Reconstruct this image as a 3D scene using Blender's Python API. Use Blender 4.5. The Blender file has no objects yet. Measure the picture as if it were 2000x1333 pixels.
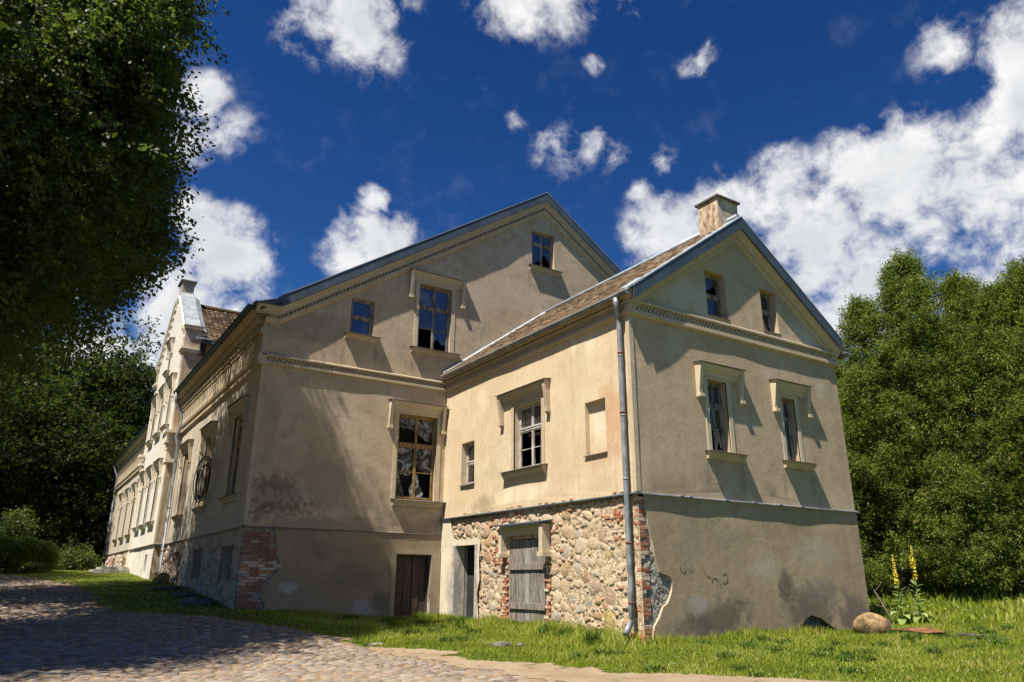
import bpy, bmesh, math, random
import numpy as np
from mathutils import Vector, Matrix
from mathutils.geometry import delaunay_2d_cdt
random.seed(7); RNG = np.random.default_rng(7)
S = bpy.context.scene
COL = S.collection
R_ = math.radians

# ------------------------------------------------------------------ camera, sky, sun, exposure
cam_d = bpy.data.cameras.new('camera'); cam = bpy.data.objects.new('camera', cam_d); COL.objects.link(cam)
cam_d.sensor_width = 36.0; cam_d.lens = 25.541
cam_d.clip_start = 0.1; cam_d.clip_end = 2000
CAMR = ((0.8387203015, -0.5445454448, 0.0043028268), (-0.1735798369, -0.2598453217, 0.9499212857), (-0.5161572396, -0.7974651511, -0.3124596561))
M = Matrix(CAMR).transposed().to_4x4(); M.translation = Vector((0, 0, 1.28)); cam.matrix_world = M
S.camera = cam
SUNV = Vector((-.52, -.175, 1.0)).normalized()        # towards the sun
SUN_EL = math.asin(SUNV.z); SUN_AZ = math.atan2(SUNV.x, SUNV.y)
sd = bpy.data.lights.new('sun', 'SUN'); sd.energy = 5.0; sd.angle = R_(.53); sd.color = (1, .92, .80)
sun = bpy.data.objects.new('sun', sd); COL.objects.link(sun); sun.location = (0, 0, 60)
sun.rotation_euler = SUNV.to_track_quat('Z', 'Y').to_euler()
S.view_settings.view_transform = 'Standard'; S.view_settings.look = 'None'
S.view_settings.exposure = 0.92; S.view_settings.gamma = 1; S.view_settings.use_curve_mapping = False
S.cycles.max_bounces = 6; S.cycles.transparent_max_bounces = 12

def nd(nt, t, ins=None, **props):
    n = nt.nodes.new(t)
    for k, v in props.items(): setattr(n, k, v)
    for k, v in (ins or {}).items():
        if hasattr(v, 'is_output') or isinstance(v, bpy.types.NodeSocket): nt.links.new(v, n.inputs[k])
        else: n.inputs[k].default_value = v
    return n
def mth(nt, op, a, b=0.0, c=0.0, clamp=False): return nd(nt, 'ShaderNodeMath', {0: a, 1: b, 2: c}, operation=op, use_clamp=clamp).outputs[0]
def vmt(nt, op, a, b=(0, 0, 0)): return nd(nt, 'ShaderNodeVectorMath', {0: a, 1: b}, operation=op)
def mixc(nt, f, a, b, blend='MIX'):
    n = nd(nt, 'ShaderNodeMix', data_type='RGBA', blend_type=blend)
    for i, v in ((0, f), (6, a), (7, b)):
        if isinstance(v, bpy.types.NodeSocket): nt.links.new(v, n.inputs[i])
        elif i and len(v) == 3: n.inputs[i].default_value = (*v, 1)
        else: n.inputs[i].default_value = v
    return n.outputs[2]
def smooth(nt, v, a, b, lo=0.0, hi=1.0): return nd(nt, 'ShaderNodeMapRange', {0: v, 1: a, 2: b, 3: lo, 4: hi}, interpolation_type='SMOOTHSTEP').outputs[0]
def noise(nt, vec, scale, detail=4, rough=.55, dist=0.0, color=False):
    n = nd(nt, 'ShaderNodeTexNoise', {'Vector': vec, 'Scale': scale, 'Detail': detail, 'Roughness': rough, 'Distortion': dist})
    return n.outputs[1] if color else n.outputs[0]

W = bpy.data.worlds.new('World'); S.world = W; W.use_nodes = True
W.cycles.sampling_method = 'MANUAL'; W.cycles.sample_map_resolution = 512
nt = W.node_tree; nt.nodes.clear()
wo = nd(nt, 'ShaderNodeOutputWorld'); bg = nd(nt, 'ShaderNodeBackground'); nt.links.new(bg.outputs[0], wo.inputs[0])
sky = nd(nt, 'ShaderNodeTexSky', sky_type='NISHITA', sun_disc=False, sun_elevation=SUN_EL, sun_rotation=SUN_AZ, air_density=1.0, dust_density=.3, ozone_density=3.0)
bg.inputs['Strength'].default_value = .062
tc = nd(nt, 'ShaderNodeTexCoord').outputs['Generated']
d0 = vmt(nt, 'NORMALIZE', tc).outputs[0]
zc = nd(nt, 'ShaderNodeSeparateXYZ', {0: d0}).outputs[2]
wv = noise(nt, d0, 5, 4, .6, color=True)
warp = vmt(nt, 'SCALE', vmt(nt, 'SUBTRACT', wv, (.5, .5, .5)).outputs[0]); warp.inputs['Scale'].default_value = .07
dw = vmt(nt, 'ADD', d0, warp.outputs[0]).outputs[0]
def skydir(px, py):                       # direction of a cloud, seen from the camera's spot
    v = Matrix(CAMR).transposed() @ Vector((px - 1000, 666.5 - py, -1418.95)); return v.normalized()
CLOUDS = [  # (x, y, radius in px, weight): the main cloud masses of that day
    (690, 30, 120, 1.0), (600, 60, 80, .75), (1000, -60, 150, 1.0), (1090, -5, 85, .9), (1200, -90, 120, .9),
    (400, 185, 52, .8), (455, 265, 60, .5), (385, 290, 55, .7), (440, 520, 105, 1.25), (400, 440, 62, 1.2), (350, 600, 115, 1.25), (250, 480, 100, .9),
    (720, 465, 66, 1.1), (775, 470, 60, .8), (733, 400, 36, .95), (680, 500, 60, .9),
    (1080, 300, 60, .5), (1150, 280, 55, .5), (1200, 315, 40, .42), (1370, 120, 42, .75), (1160, 115, 24, .7), (940, 165, 22, .4), (1000, 240, 25, .45),
    (1300, 330, 40, .5), (1270, 385, 35, .6), (1320, 480, 105, 1.0), (1430, 400, 85, .95), (1540, 350, 75, .9), (1660, 320, 75, .9), (1580, 480, 140, 1.1), (1760, 330, 130, 1.1),
    (1890, 370, 150, 1.15), (1690, 560, 115, 1.0), (1640, 620, 110, .8), (1940, 270, 85, .8), (1990, 70, 95, .9), (2060, 180, 160, 1.0), (1850, 75, 70, .62),
    (1910, 575, 85, 1.1), (2150, 400, 260, 1.0), (-200, 300, 300, .9), (100, 200, 160, .7), (150, 700, 180, .8), (-100, 800, 250, .9),
    (2500, 200, 300, .9), (500, -500, 280, .9), (1500, -600, 320, .8), (2300, 800, 250, 1.0)]
acc = None
for (x, y, r, wgt) in CLOUDS:
    c = skydir(x, y); rr = r / 1419 * (1 + ((x - 1000) ** 2 + (y - 666) ** 2) / 1419 ** 2) ** -.6
    dist = nd(nt, 'ShaderNodeVectorMath', {0: dw, 1: tuple(c)}, operation='DISTANCE').outputs[1]
    v = mth(nt, 'MULTIPLY_ADD', dist, -wgt / (rr * 1.22), wgt)
    acc = v if acc is None else mth(nt, 'SMOOTH_MAX', acc, v, .12)
# behind the camera the same broken cumulus goes on
gen = smooth(nt, noise(nt, d0, 2.2, 3, .5), .56, .82, 0, .6)
fr = nd(nt, 'ShaderNodeVectorMath', {0: d0, 1: tuple(skydir(1000, 400))}, operation='DOT_PRODUCT').outputs[1]
gen = mth(nt, 'MULTIPLY', gen, smooth(nt, fr, .55, .25, 0, 1))
acc = mth(nt, 'MAXIMUM', acc, gen)
st = nd(nt, 'ShaderNodeMapping', {0: d0, 3: (1, 1, 1.5)}).outputs[0]
fb = noise(nt, st, 8, 8, .6, .15); fb2 = noise(nt, dw, 30, 5, .65, .1)
bil = nd(nt, 'ShaderNodeTexVoronoi', {'Vector': dw, 'Scale': 17, 'Detail': 3, 'Roughness': .55}, feature='F1', normalize=True).outputs[0]
f = mth(nt, 'ADD', mth(nt, 'MULTIPLY_ADD', bil, -1.1, acc), .36)
f = mth(nt, 'ADD', f, mth(nt, 'MULTIPLY', mth(nt, 'SUBTRACT', fb, .5), 2.0))
f = mth(nt, 'ADD', f, mth(nt, 'MULTIPLY', mth(nt, 'SUBTRACT', fb2, .5), 1.5))
mask = smooth(nt, f, .04, .98)
mask = mth(nt, 'MULTIPLY', mask, smooth(nt, acc, -.06, .34))
dens = smooth(nt, f, .35, 1.1)
sh = mth(nt, 'MULTIPLY_ADD', bil, .6, mth(nt, 'MULTIPLY', noise(nt, vmt(nt, 'ADD', dw, (.03, .0, -.03)).outputs[0], 8, 6, .55), .75))
shade = mth(nt, 'MULTIPLY', mth(nt, 'MULTIPLY_ADD', smooth(nt, sh, .42, .68), .6, mth(nt, 'MULTIPLY', smooth(nt, mth(nt, 'MULTIPLY_ADD', fb, .8, acc), .7, 1.35), .45)), dens)
cl = mixc(nt, shade, (9.0, 8.9, 8.7), (5.8, 6.1, 6.4))
tint = mixc(nt, 1.0, nd(nt, 'ShaderNodeGamma', {0: sky.outputs[0], 1: 1.25}).outputs[0], mixc(nt, smooth(nt, zc, .7, .1), (.115, .29, .50), (.19, .37, .56)), 'MULTIPLY')
final = mixc(nt, mth(nt, 'MULTIPLY', mask, .97), tint, cl)
nt.links.new(final, bg.inputs[0])

# ------------------------------------------------------------------ object helpers
def tag(o, label=None, cat=None, group=None, kind=None):
    for k, v in (('label', label), ('category', cat), ('group', group), ('kind', kind)):
        if v: o[k] = v
    return o
def thing(name, loc, label, cat, group=None, rz=0):
    o = bpy.data.objects.new(name, None); COL.objects.link(o); o.location = loc; o.rotation_euler = (0, 0, rz); o.empty_display_size = .3
    return tag(o, label, cat, group)
def world_off(p):
    v = Vector((0, 0, 0))
    while p is not None: v += p.location; p = p.parent
    return v
def mesh_np(name, V, F, mats, col=None, smooth_=False, fmat=None):
    """V (n,3); F (m,k) all same size k"""
    me = bpy.data.meshes.new(name); V = np.asarray(V, np.float32); F = np.asarray(F, np.int32)
    me.vertices.add(len(V)); me.vertices.foreach_set('co', V.ravel())
    k = F.shape[1]; me.loops.add(F.size); me.loops.foreach_set('vertex_index', F.ravel())
    me.polygons.add(len(F)); me.polygons.foreach_set('loop_start', np.arange(0, F.size, k, dtype=np.int32))
    if smooth_: me.polygons.foreach_set('use_smooth', np.ones(len(F), bool))
    if fmat is not None: me.polygons.foreach_set('material_index', np.asarray(fmat, np.int32))
    for m in (mats if isinstance(mats, (list, tuple)) else [mats]): me.materials.append(m)
    if col is not None:
        a = me.attributes.new('rnd', 'FLOAT', 'POINT'); a.data.foreach_set('value', np.asarray(col, np.float32))
    me.update(calc_edges=True); me.validate()
    return me
def link(name, me, parent=None, world=True, loc=None, **kw):
    o = bpy.data.objects.new(name, me); COL.objects.link(o)
    if parent is not None:
        o.parent = parent
        if world: o.location = -world_off(parent)
    if loc is not None: o.location = Vector(loc) - (world_off(parent) if parent is not None else Vector())
    return tag(o, **kw) if kw else o
class MB:
    def __init__(s): s.bm = bmesh.new(); s.mats = []; s.cur = 0
    def mat(s, m):
        if m not in s.mats: s.mats.append(m)
        s.cur = s.mats.index(m); return s
    def face(s, pts):
        f = s.bm.faces.new([s.bm.verts.new(p) for p in pts]); f.material_index = s.cur; return f
    def hexa(s, p):  # 8 points, bottom 4 and top 4
        v = [s.bm.verts.new(q) for q in p]
        for i in ((0, 1, 2, 3), (7, 6, 5, 4), (0, 4, 5, 1), (1, 5, 6, 2), (2, 6, 7, 3), (3, 7, 4, 0)):
            f = s.bm.faces.new([v[j] for j in i]); f.material_index = s.cur
    def box(s, x0, x1, y0, y1, z0, z1): s.hexa([(x0, y0, z0), (x1, y0, z0), (x1, y1, z0), (x0, y1, z0), (x0, y0, z1), (x1, y0, z1), (x1, y1, z1), (x0, y1, z1)])
    def prism(s, a, b):  # two equal rings of points
        va = [s.bm.verts.new(q) for q in a]; vb = [s.bm.verts.new(q) for q in b]; n = len(a)
        fs = [s.bm.faces.new(va), s.bm.faces.new(vb[::-1])] + [s.bm.faces.new([va[i], vb[i], vb[(i + 1) % n], va[(i + 1) % n]]) for i in range(n)]
        for f in fs: f.material_index = s.cur
    def fbox(s, fr, u0, u1, z0, z1, o0, o1): s.hexa([fr(u, z, o) for z in (z0, z1) for (u, o) in ((u0, o0), (u1, o0), (u1, o1), (u0, o1))])
    def prof(s, fr, u0, u1, pts): s.prism([fr(u0, z, o) for o, z in pts], [fr(u1, z, o) for o, z in pts])
    def rake(s, fr, p0, p1, pts): s.prism([fr(p0[0], p0[1] + z, o) for o, z in pts], [fr(p1[0], p1[1] + z, o) for o, z in pts])
    def tube(s, pts, rad, n=10, cap=True):
        pts = [Vector(p) for p in pts]; rings = []
        rad = rad if isinstance(rad, (list, tuple)) else [rad] * len(pts)
        for i, p in enumerate(pts):
            t = (pts[min(i + 1, len(pts) - 1)] - pts[max(i - 1, 0)]).normalized()
            a = t.cross(Vector((0, 0, 1))) if abs(t.z) < .95 else t.cross(Vector((1, 0, 0)))
            a.normalize(); b = t.cross(a)
            rings.append([s.bm.verts.new(p + (a * math.cos(k * 2 * math.pi / n) + b * math.sin(k * 2 * math.pi / n)) * rad[i]) for k in range(n)])
        for r0, r1 in zip(rings, rings[1:]):
            for k in range(n):
                f = s.bm.faces.new([r0[k], r0[(k + 1) % n], r1[(k + 1) % n], r1[k]]); f.material_index = s.cur; f.smooth = True
        if cap:
            for r in (rings[0], rings[-1]): f = s.bm.faces.new(r); f.material_index = s.cur
    def mesh(s, name, mat=None, bevel=0):
        if mat is not None and not s.mats: s.mats.append(mat)
        bmesh.ops.recalc_face_normals(s.bm, faces=s.bm.faces)
        if bevel: bmesh.ops.bevel(s.bm, geom=list(s.bm.edges), offset=bevel, segments=1, affect='EDGES', clamp_overlap=True)
        me = bpy.data.meshes.new(name); s.bm.to_mesh(me); s.bm.free()
        for m in s.mats: me.materials.append(m)
        return me
    def build(s, name, mat=None, parent=None, bevel=0, **kw): return link(name, s.mesh(name, mat, bevel), parent, **kw)

# ------------------------------------------------------------------ terrain height
TC = np.array([(0,0,-.25),(6,8.5,-.1),(12,5.5,-.12),(11.4,12.4,-.05),(15.5,12.4,.0),(18.9,12,-.02),(20.2,11.2,.1),(22,16,.2),(24,14,.35),(27,16,.6),(28,12.5,.75),(28,9.5,.75),(38,18,1.1),(60,30,1.3),(90,20,1.4),
(11.4,17,.08),(11.4,21.8,.08),(8.5,21.8,.2),(5.2,21.8,.45),(5,27.8,.88),(4.9,33,1.15),(4.6,40,1.4),(5,50,1.62),(5,62,1.72),(0,12,-.05),(7.5,17,0),(-6,20,.3),(0,22,.35),(1,35,1.05),(0,45,1.62),(-6,60,1.8),(0,80,2),(0,150,2.2),(-60,60,1.8),(60,-20,.5),(-40,0,.3),(60,80,1.7),(20,40,1.3)])
_d = np.hypot(TC[:, None, 0] - TC[None, :, 0], TC[:, None, 1] - TC[None, :, 1]) / 14
_w = np.linalg.solve((1 + 1.732 * _d) * np.exp(-1.732 * _d) + 1e-4 * np.eye(len(TC)), TC[:, 2] - .9)
def terr(x, y):
    x = np.asarray(x, float); y = np.asarray(y, float); r = 0
    for (a, b, c), w in zip(TC, _w):
        d = np.hypot(x - a, y - b) / 14; r = r + w * (1 + 1.732 * d) * np.exp(-1.732 * d)
    r = r + .9
    return r + .025 * np.sin(x * 1.3 + 1.7 * np.sin(y * .7)) * np.sin(y * 1.1 + x * .4)
def T(x, y): return float(terr(x, y))
xB, yC, xR, yA, xD, zL, zM, zS = 11.48, 12.48, 19.78, 21.89, 5.18, 3.16, 2.68, 7.48
XE, YE0, YE1 = 4.75, 35.6, 44.3
fA = lambda u, z, o=0: (u, yA - o, z)
fB = lambda u, z, o=0: (xB - o, u, z)
fC = lambda u, z, o=0: (u, yC - o, z)
fD = lambda u, z, o=0: (xD - o, u, z)
fE = lambda u, z, o=0: (XE - o, u, z)
fS = lambda u, z, o=0: (u, YE0 - o, z)
# ------------------------------------------------------------------ materials
def newmat(name):
    m = bpy.data.materials.new(name); m.use_nodes = True; nt = m.node_tree; b = nt.nodes['Principled BSDF']; return m, nt, b
def pos(nt): return nd(nt, 'ShaderNodeNewGeometry').outputs['Position']
def bump(nt, b, h, strength=.4, dist=.02, prev=None):
    n = nd(nt, 'ShaderNodeBump', {'Height': h, 'Strength': strength, 'Distance': dist})
    if prev: nt.links.new(prev, n.inputs['Normal'])
    nt.links.new(n.outputs[0], b.inputs['Normal']); return n.outputs[0]
def blobmask(nt, P, c, r, wob, a=0.0, b=.5):
    q = vmt(nt, 'DIVIDE', vmt(nt, 'SUBTRACT', P, c).outputs[0], r).outputs[0]
    L = nd(nt, 'ShaderNodeVectorMath', {0: q}, operation='LENGTH').outputs[1]
    v = mth(nt, 'SUBTRACT', 1.0, L); v = mth(nt, 'ADD', v, wob)
    return smooth(nt, v, a, b)
def plaster(name, c1, c2, c3, stains=(), base=None, fine=1.0):
    m, nt, b = newmat(name); P = pos(nt)
    n1 = noise(nt, P, .55, 5, .6, .6); n2 = noise(nt, P, 2.3, 6, .62, .3); n3 = noise(nt, P, 14, 5, .6)
    Pz = nd(nt, 'ShaderNodeMapping', {0: P, 3: (3.2, 3.2, .35)}).outputs[0]; n4 = noise(nt, Pz, 1.6, 6, .65, .3)
    n5 = noise(nt, P, 60, 3, .6)
    c = mixc(nt, smooth(nt, n1, .35, .65), c1, c2)
    c = mixc(nt, smooth(nt, n2, .42, .72, 0, .75), c, c3)
    c = mixc(nt, smooth(nt, n4, .5, .75, 0, .45), c, tuple(x * .72 for x in c1))
    c = mixc(nt, mth(nt, 'MULTIPLY', smooth(nt, n3, .25, .75), .3), c, tuple(min(1, x * 1.25) for x in c2))
    c = mixc(nt, smooth(nt, n5, .55, .75, 0, .22), c, tuple(x * .55 for x in c1))
    wob = mth(nt, 'MULTIPLY', mth(nt, 'SUBTRACT', noise(nt, P, 1.7, 8, .68, .6), .5), 2.6)
    wob2 = mth(nt, 'MULTIPLY', mth(nt, 'SUBTRACT', noise(nt, P, 6.5, 9, .78, .5), .52), 6.0)
    for s in stains:
        cc, rr, colr, k = s[:4]; hard = len(s) > 4 and s[4]
        mk = blobmask(nt, P, cc, rr, wob2 if hard else wob, .0, .5 if hard else .7)
        c = mixc(nt, mth(nt, 'MULTIPLY', mk, k), c, colr)
    nt.links.new(c, b.inputs['Base Color']); b.inputs['Roughness'].default_value = .92; b.inputs['Specular IOR Level'].default_value = .15
    # fine hairline cracks and rain streaks
    cw = vmt(nt, 'ADD', P, vmt(nt, 'SCALE', noise(nt, P, 2.2, 5, .6, color=True)).outputs[0]); vo = nd(nt, 'ShaderNodeTexVoronoi', {'Vector': cw.outputs[0], 'Scale': .8}, feature='DISTANCE_TO_EDGE').outputs[0]
    ck = mth(nt, 'MULTIPLY', smooth(nt, vo, .012, .002), smooth(nt, n1, .5, .62))
    c = mixc(nt, mth(nt, 'MULTIPLY', ck, .55), c, tuple(x * .4 for x in c1))
    Pv = nd(nt, 'ShaderNodeMapping', {0: P, 3: (7, 7, .5)}).outputs[0]
    c = mixc(nt, mth(nt, 'MULTIPLY', smooth(nt, noise(nt, Pv, 1.3, 5, .6), .56, .74), .28), c, tuple(x * .55 for x in c1))
    nt.links.new(c, b.inputs['Base Color'])
    h = mth(nt, 'ADD', mth(nt, 'MULTIPLY', n2, 1.0), mth(nt, 'MULTIPLY', n3, .25)); h = mth(nt, 'ADD', h, mth(nt, 'MULTIPLY', n5, .1))
    bump(nt, b, h, .55 * fine, .02)
    return m
def simple(name, c, rough=.8, var=.3, scale=6, bmp=.2, metal=0.0, spec=.3, stretch=None, c2=None, bd=.01):
    m, nt, b = newmat(name); P = pos(nt)
    if stretch: P = nd(nt, 'ShaderNodeMapping', {0: P, 3: stretch}).outputs[0]
    n = noise(nt, P, scale, 6, .62, .3); n2 = noise(nt, P, scale * 5, 4, .6)
    cc = mixc(nt, smooth(nt, n, .3, .7), tuple(x * (1 - var) for x in c), tuple(min(1, x * (1 + var * .6)) for x in (c2 or c)))
    cc = mixc(nt, smooth(nt, n2, .5, .8, 0, .4), cc, tuple(x * .6 for x in c))
    nt.links.new(cc, b.inputs['Base Color']); b.inputs['Roughness'].default_value = rough; b.inputs['Metallic'].default_value = metal; b.inputs['Specular IOR Level'].default_value = spec
    if bmp: bump(nt, b, mth(nt, 'ADD', n, mth(nt, 'MULTIPLY', n2, .4)), bmp, bd)
    return m
def ramp(nt, v, stops, interp='LINEAR'):
    r = nd(nt, 'ShaderNodeValToRGB', {0: v}); r.color_ramp.interpolation = interp
    e = r.color_ramp.elements
    while len(e) < len(stops): e.new(.5)
    for el, (p, c) in zip(e, stops): el.position = p; el.color = (*c, 1)
    return r.outputs[0]
def rndmat(name, stops, attr=False, rough=.9, scale=9, dirt=(.2, .17, .13), dk=.5, bmp=.5, bd=.01, spec=.2, interp='LINEAR', ov=(.45, .42, .38)):
    m, nt, b = newmat(name); P = pos(nt)
    v = nd(nt, 'ShaderNodeAttribute', attribute_name='rnd').outputs['Fac'] if attr else nd(nt, 'ShaderNodeObjectInfo').outputs['Random']
    c = ramp(nt, v, stops, interp)
    n = noise(nt, P, scale, 7, .66, .4); n2 = noise(nt, P, scale * 6, 4, .6)
    c = mixc(nt, smooth(nt, n, .42, .72, 0, dk), c, dirt)
    c = mixc(nt, smooth(nt, n2, .5, .8, 0, .35), c, ov)
    nt.links.new(c, b.inputs['Base Color']); b.inputs['Roughness'].default_value = rough; b.inputs['Specular IOR Level'].default_value = spec
    bump(nt, b, mth(nt, 'ADD', n, mth(nt, 'MULTIPLY', n2, .4)), bmp, bd)
    return m
def leafmat(name, stops, trans=.35, spec=.25, tcol=(.25, .38, .04)):
    m, nt, b = newmat(name)
    v = nd(nt, 'ShaderNodeAttribute', attribute_name='rnd').outputs['Fac']
    c = ramp(nt, v, stops); nt.links.new(c, b.inputs['Base Color'])
    b.inputs['Roughness'].default_value = .5; b.inputs['Specular IOR Level'].default_value = spec
    tr = nd(nt, 'ShaderNodeBsdfTranslucent', {0: mixc(nt, .5, c, tcol)})
    mx = nd(nt, 'ShaderNodeMixShader', {0: trans, 1: b.outputs[0], 2: tr.outputs[0]})
    nt.links.new(mx.outputs[0], nt.nodes['Material Output'].inputs[0])
    return m
BR = (.13, .075, .045); DK = (.12, .105, .085); GY = (.24, .22, .19)
M_A = plaster('plaster_gable', (.43, .335, .225), (.49, .40, .285), (.31, .24, .165), [
    ((6.0, yA, 3.6), (1.0, .5, .55), (.30, .27, .23), .8), ((5.9, yA, 3.9), (.9, .5, .35), BR, .55, 1), ((6.4, yA, 3.3), (1.0, .5, .35), BR, .55, 1), ((5.5, yA, 3.2), (.35, .5, .4), BR, .6, 1),
    ((7.6, yA, 4.1), (1.6, .5, 1.3), (.27, .225, .175), .5), ((6.0, yA, 9.0), (1.2, .5, .8), (.26, .20, .16), .6), ((7.2, yA, 8.9), (.9, .5, .8), (.29, .24, .19), .5),
    ((8.5, yA, 2.85), (4.0, .5, .35), (.25, .2, .15), .6), ((9.5, yA, 12.2), (1.8, .5, 1.2), (.33, .29, .235), .5), ((13.5, yA, 11.5), (2.6, .5, .9), (.50, .42, .31), .45), ((17.3, yA, 14.1), (.9, .5, .1), (.52, .46, .36), .7),
    ((11.4, yA, 3.0), (.7, .5, .5), (.22, .19, .15), .6), ((7.65, yA, 8.3), (.14, .5, .6), (.24, .19, .135), .5), ((8.75, yA, 8.35), (.13, .5, .5), (.24, .19, .135), .5), ((10.1, yA, 8.3), (.16, .5, .5), (.24, .19, .135), .5), ((14.98, yA, 12.6), (.13, .5, .5), (.26, .2, .14), .5), ((9.7, yA, 3.2), (.16, .5, .5), (.22, .18, .13), .6), ((5.5, yA, 5.8), (.4, .5, 1.6), (.3, .24, .175), .45)])
M_AB = plaster('plaster_plinth', (.27, .21, .135), (.31, .25, .17), (.205, .16, .11), [
    ((8.6, yA, 1.35), (1.0, .5, .5), (.17, .145, .115), .6), ((7.2, yA, 2.2), (1.2, .5, .5), (.2, .165, .125), .5), ((6.6, yA, 1.05), (.35, .5, .2), (.42, .41, .38), .8), ((8.9, yA, .5), (.5, .5, .3), (.4, .38, .35), .6), ((9.5, yA, .6), (.5, .5, .4), (.14, .12, .1), .7),
    ((11.25, yA, .8), (.25, .5, .9), (.17, .165, .17), .9), ((11.2, yA, .5), (.3, .5, .4), (.5, .48, .46), .6, 1)])
M_B = plaster('plaster_side', (.54, .42, .265), (.60, .495, .345), (.47, .36, .225), [
    ((xB, 13.2, 5.0), (.5, .8, 1.1), (.52, .31, .18), .75), ((xB, 13.6, 4.2), (.5, 1.2, .5), (.50, .32, .21), .5), ((xB, 14.0, 7.2), (.5, .3, .45), (.70, .60, .42), .8), ((xB, 14.7, 7.3), (.5, .2, .3), (.70, .60, .42), .7),
    ((xB, 13.9, 4.92), (.5, .45, .68), (.72, .64, .48), .7), ((xB, 19.2, 3.4), (.5, 1.0, .35), (.33, .27, .18), .8), ((xB, 16.8, 3.6), (.5, 1.7, .35), (.66, .57, .44), .7), ((xB, 15.5, 4.6), (.5, .5, .9), (.50, .37, .24), .5), ((xB, 19.4, 6.7), (.5, .4, .7), (.66, .56, .38), .7)], fine=.6)
M_BB = plaster('plaster_doorway', (.58, .49, .36), (.64, .57, .45), (.50, .41, .29), [((xB, 20.9, 1.0), (.5, .6, 1.3), (.27, .26, .25), .7), ((xB, 19.55, .7), (.5, .35, .7), (.4, .3, .2), .7)])
M_C = plaster('plaster_front', (.40, .305, .20), (.455, .36, .25), (.325, .245, .16), [
    ((12.9, yC, 6.9), (.35, .5, .6), (.46, .41, .32), .7), ((18.9, yC, 6.6), (.3, .5, .4), (.48, .43, .34), .8), ((16.6, yC, 6.75), (.3, .5, .2), (.48, .42, .33), .6), ((13.3, yC, 8.5), (1.7, .5, .8), (.50, .46, .37), .85), ((18.6, yC, 8.3), (1.2, .5, .55), (.49, .45, .36), .8),
    ((15.6, yC, 5.2), (.5, .5, .3), (.46, .41, .32), .5), ((12.6, yC, 3.3), (1.0, .5, .25), (.35, .26, .17), .5), ((13.85, yC, 3.7), (.16, .5, .6), (.25, .195, .13), .55), ((15.15, yC, 3.75), (.14, .5, .6), (.25, .195, .13), .5), ((16.8, yC, 3.7), (.15, .5, .6), (.25, .195, .13), .55), ((18.0, yC, 3.8), (.13, .5, .5), (.25, .195, .13), .5), ((19.5, yC, 5.2), (.3, .5, 2.2), (.3, .235, .16), .4)])
M_CB = plaster('plaster_front_plinth', (.34, .26, .165), (.385, .305, .20), (.27, .21, .135), [
    ((13.9, yC, .45), (1.4, .5, .6), DK, .8), ((13.0, yC, .3), (1.1, .5, .35), DK, .7), ((13.2, yC, .75), (.45, .5, .25), (.36, .35, .33), .8), ((17.2, yC, .55), (1.4, .5, .75), (.15, .125, .1), .9), ((16.4, yC, 1.2), (.45, .5, .55), DK, .85), ((19.0, yC, .5), (1.0, .5, .6), (.15, .13, .11), .8), ((17.8, yC, 1.0), (1.0, .5, .5), (.2, .175, .15), .7),
    ((14.5, yC, 2.2), (1.2, .5, .5), (.3, .25, .18), .4), ((15.5, yC, 1.6), (.9, .5, .35), (.43, .39, .32), .45), ((17.8, yC, 2.0), (1.3, .5, .5), (.41, .37, .3), .4), ((13.0, yC, 2.1), (.6, .5, .8), (.28, .24, .19), .5)])
M_D = plaster('plaster_courtyard', (.43, .37, .285), (.50, .44, .355), (.36, .30, .22), [((xD, 22.5, 4), (.5, .9, 2.5), (.3, .26, .22), .5), ((xD, 28, 3.0), (.5, 9, .4), (.42, .36, .28), .5)])
M_E = plaster('plaster_risalit', (.60, .56, .49), (.68, .64, .57), (.48, .42, .34))
M_DB = plaster('rubble_plinth', (.44, .37, .29), (.34, .24, .18), (.52, .45, .36), [((xD, 30.5, 1.9), (.5, 1.0, 1.3), (.56, .50, .42), .8), ((xD, 46.5, 2.2), (.5, 1.8, .7), (.5, .26, .13), .7)], fine=3)
M_TR = plaster('trim_plaster', (.43, .35, .24), (.48, .40, .29), (.36, .29, .20))
M_TRC = plaster('trim_window', (.50, .42, .29), (.55, .47, .34), (.44, .36, .24))
M_TRE = plaster('trim_white', (.68, .6, .47), (.74, .67, .55), (.6, .5, .38))
M_CON = simple('doorway_render', (.40, .38, .35), .9, .35, 5, .5)
M_MOR = simple('lime_mortar', (.50, .36, .215), .95, .45, 11, 1.0, c2=(.68, .55, .38), bd=.08)
M_MORG = simple('grey_mortar', (.28, .25, .21), .95, .4, 8, 1.0, c2=(.4, .37, .33), bd=.05)
M_ZINC = simple('zinc_sheet', (.185, .20, .215), .5, .3, 3, .08, metal=.1, c2=(.24, .26, .28), spec=.5)
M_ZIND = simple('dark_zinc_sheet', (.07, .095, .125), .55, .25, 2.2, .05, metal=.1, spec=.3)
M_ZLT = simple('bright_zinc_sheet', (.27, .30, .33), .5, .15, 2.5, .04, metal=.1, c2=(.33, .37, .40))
M_LEAD = simple('sill_lead', (.16, .14, .125), .7, .3, 7, .2)
M_RUST = simple('rusty_iron', (.17, .065, .035), .9, .5, 9, .5, c2=(.22, .1, .05))
M_WFR = simple('old_window_wood', (.13, .095, .075), .8, .45, 9, .5, stretch=(1, 1, .3), c2=(.3, .26, .23))
M_WFO = simple('ochre_window_wood', (.20, .125, .045), .7, .4, 8, .4, stretch=(1, 1, .3), c2=(.3, .2, .08))
M_WFW = simple('grey_window_wood', (.36, .31, .28), .85, .35, 12, .5, stretch=(1, 1, .25), c2=(.5, .46, .43))
M_DOOR = simple('weathered_boards', (.14, .12, .105), .9, .5, 7, .8, stretch=(4, 4, .35), c2=(.27, .24, .215), bd=.02)
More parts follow.
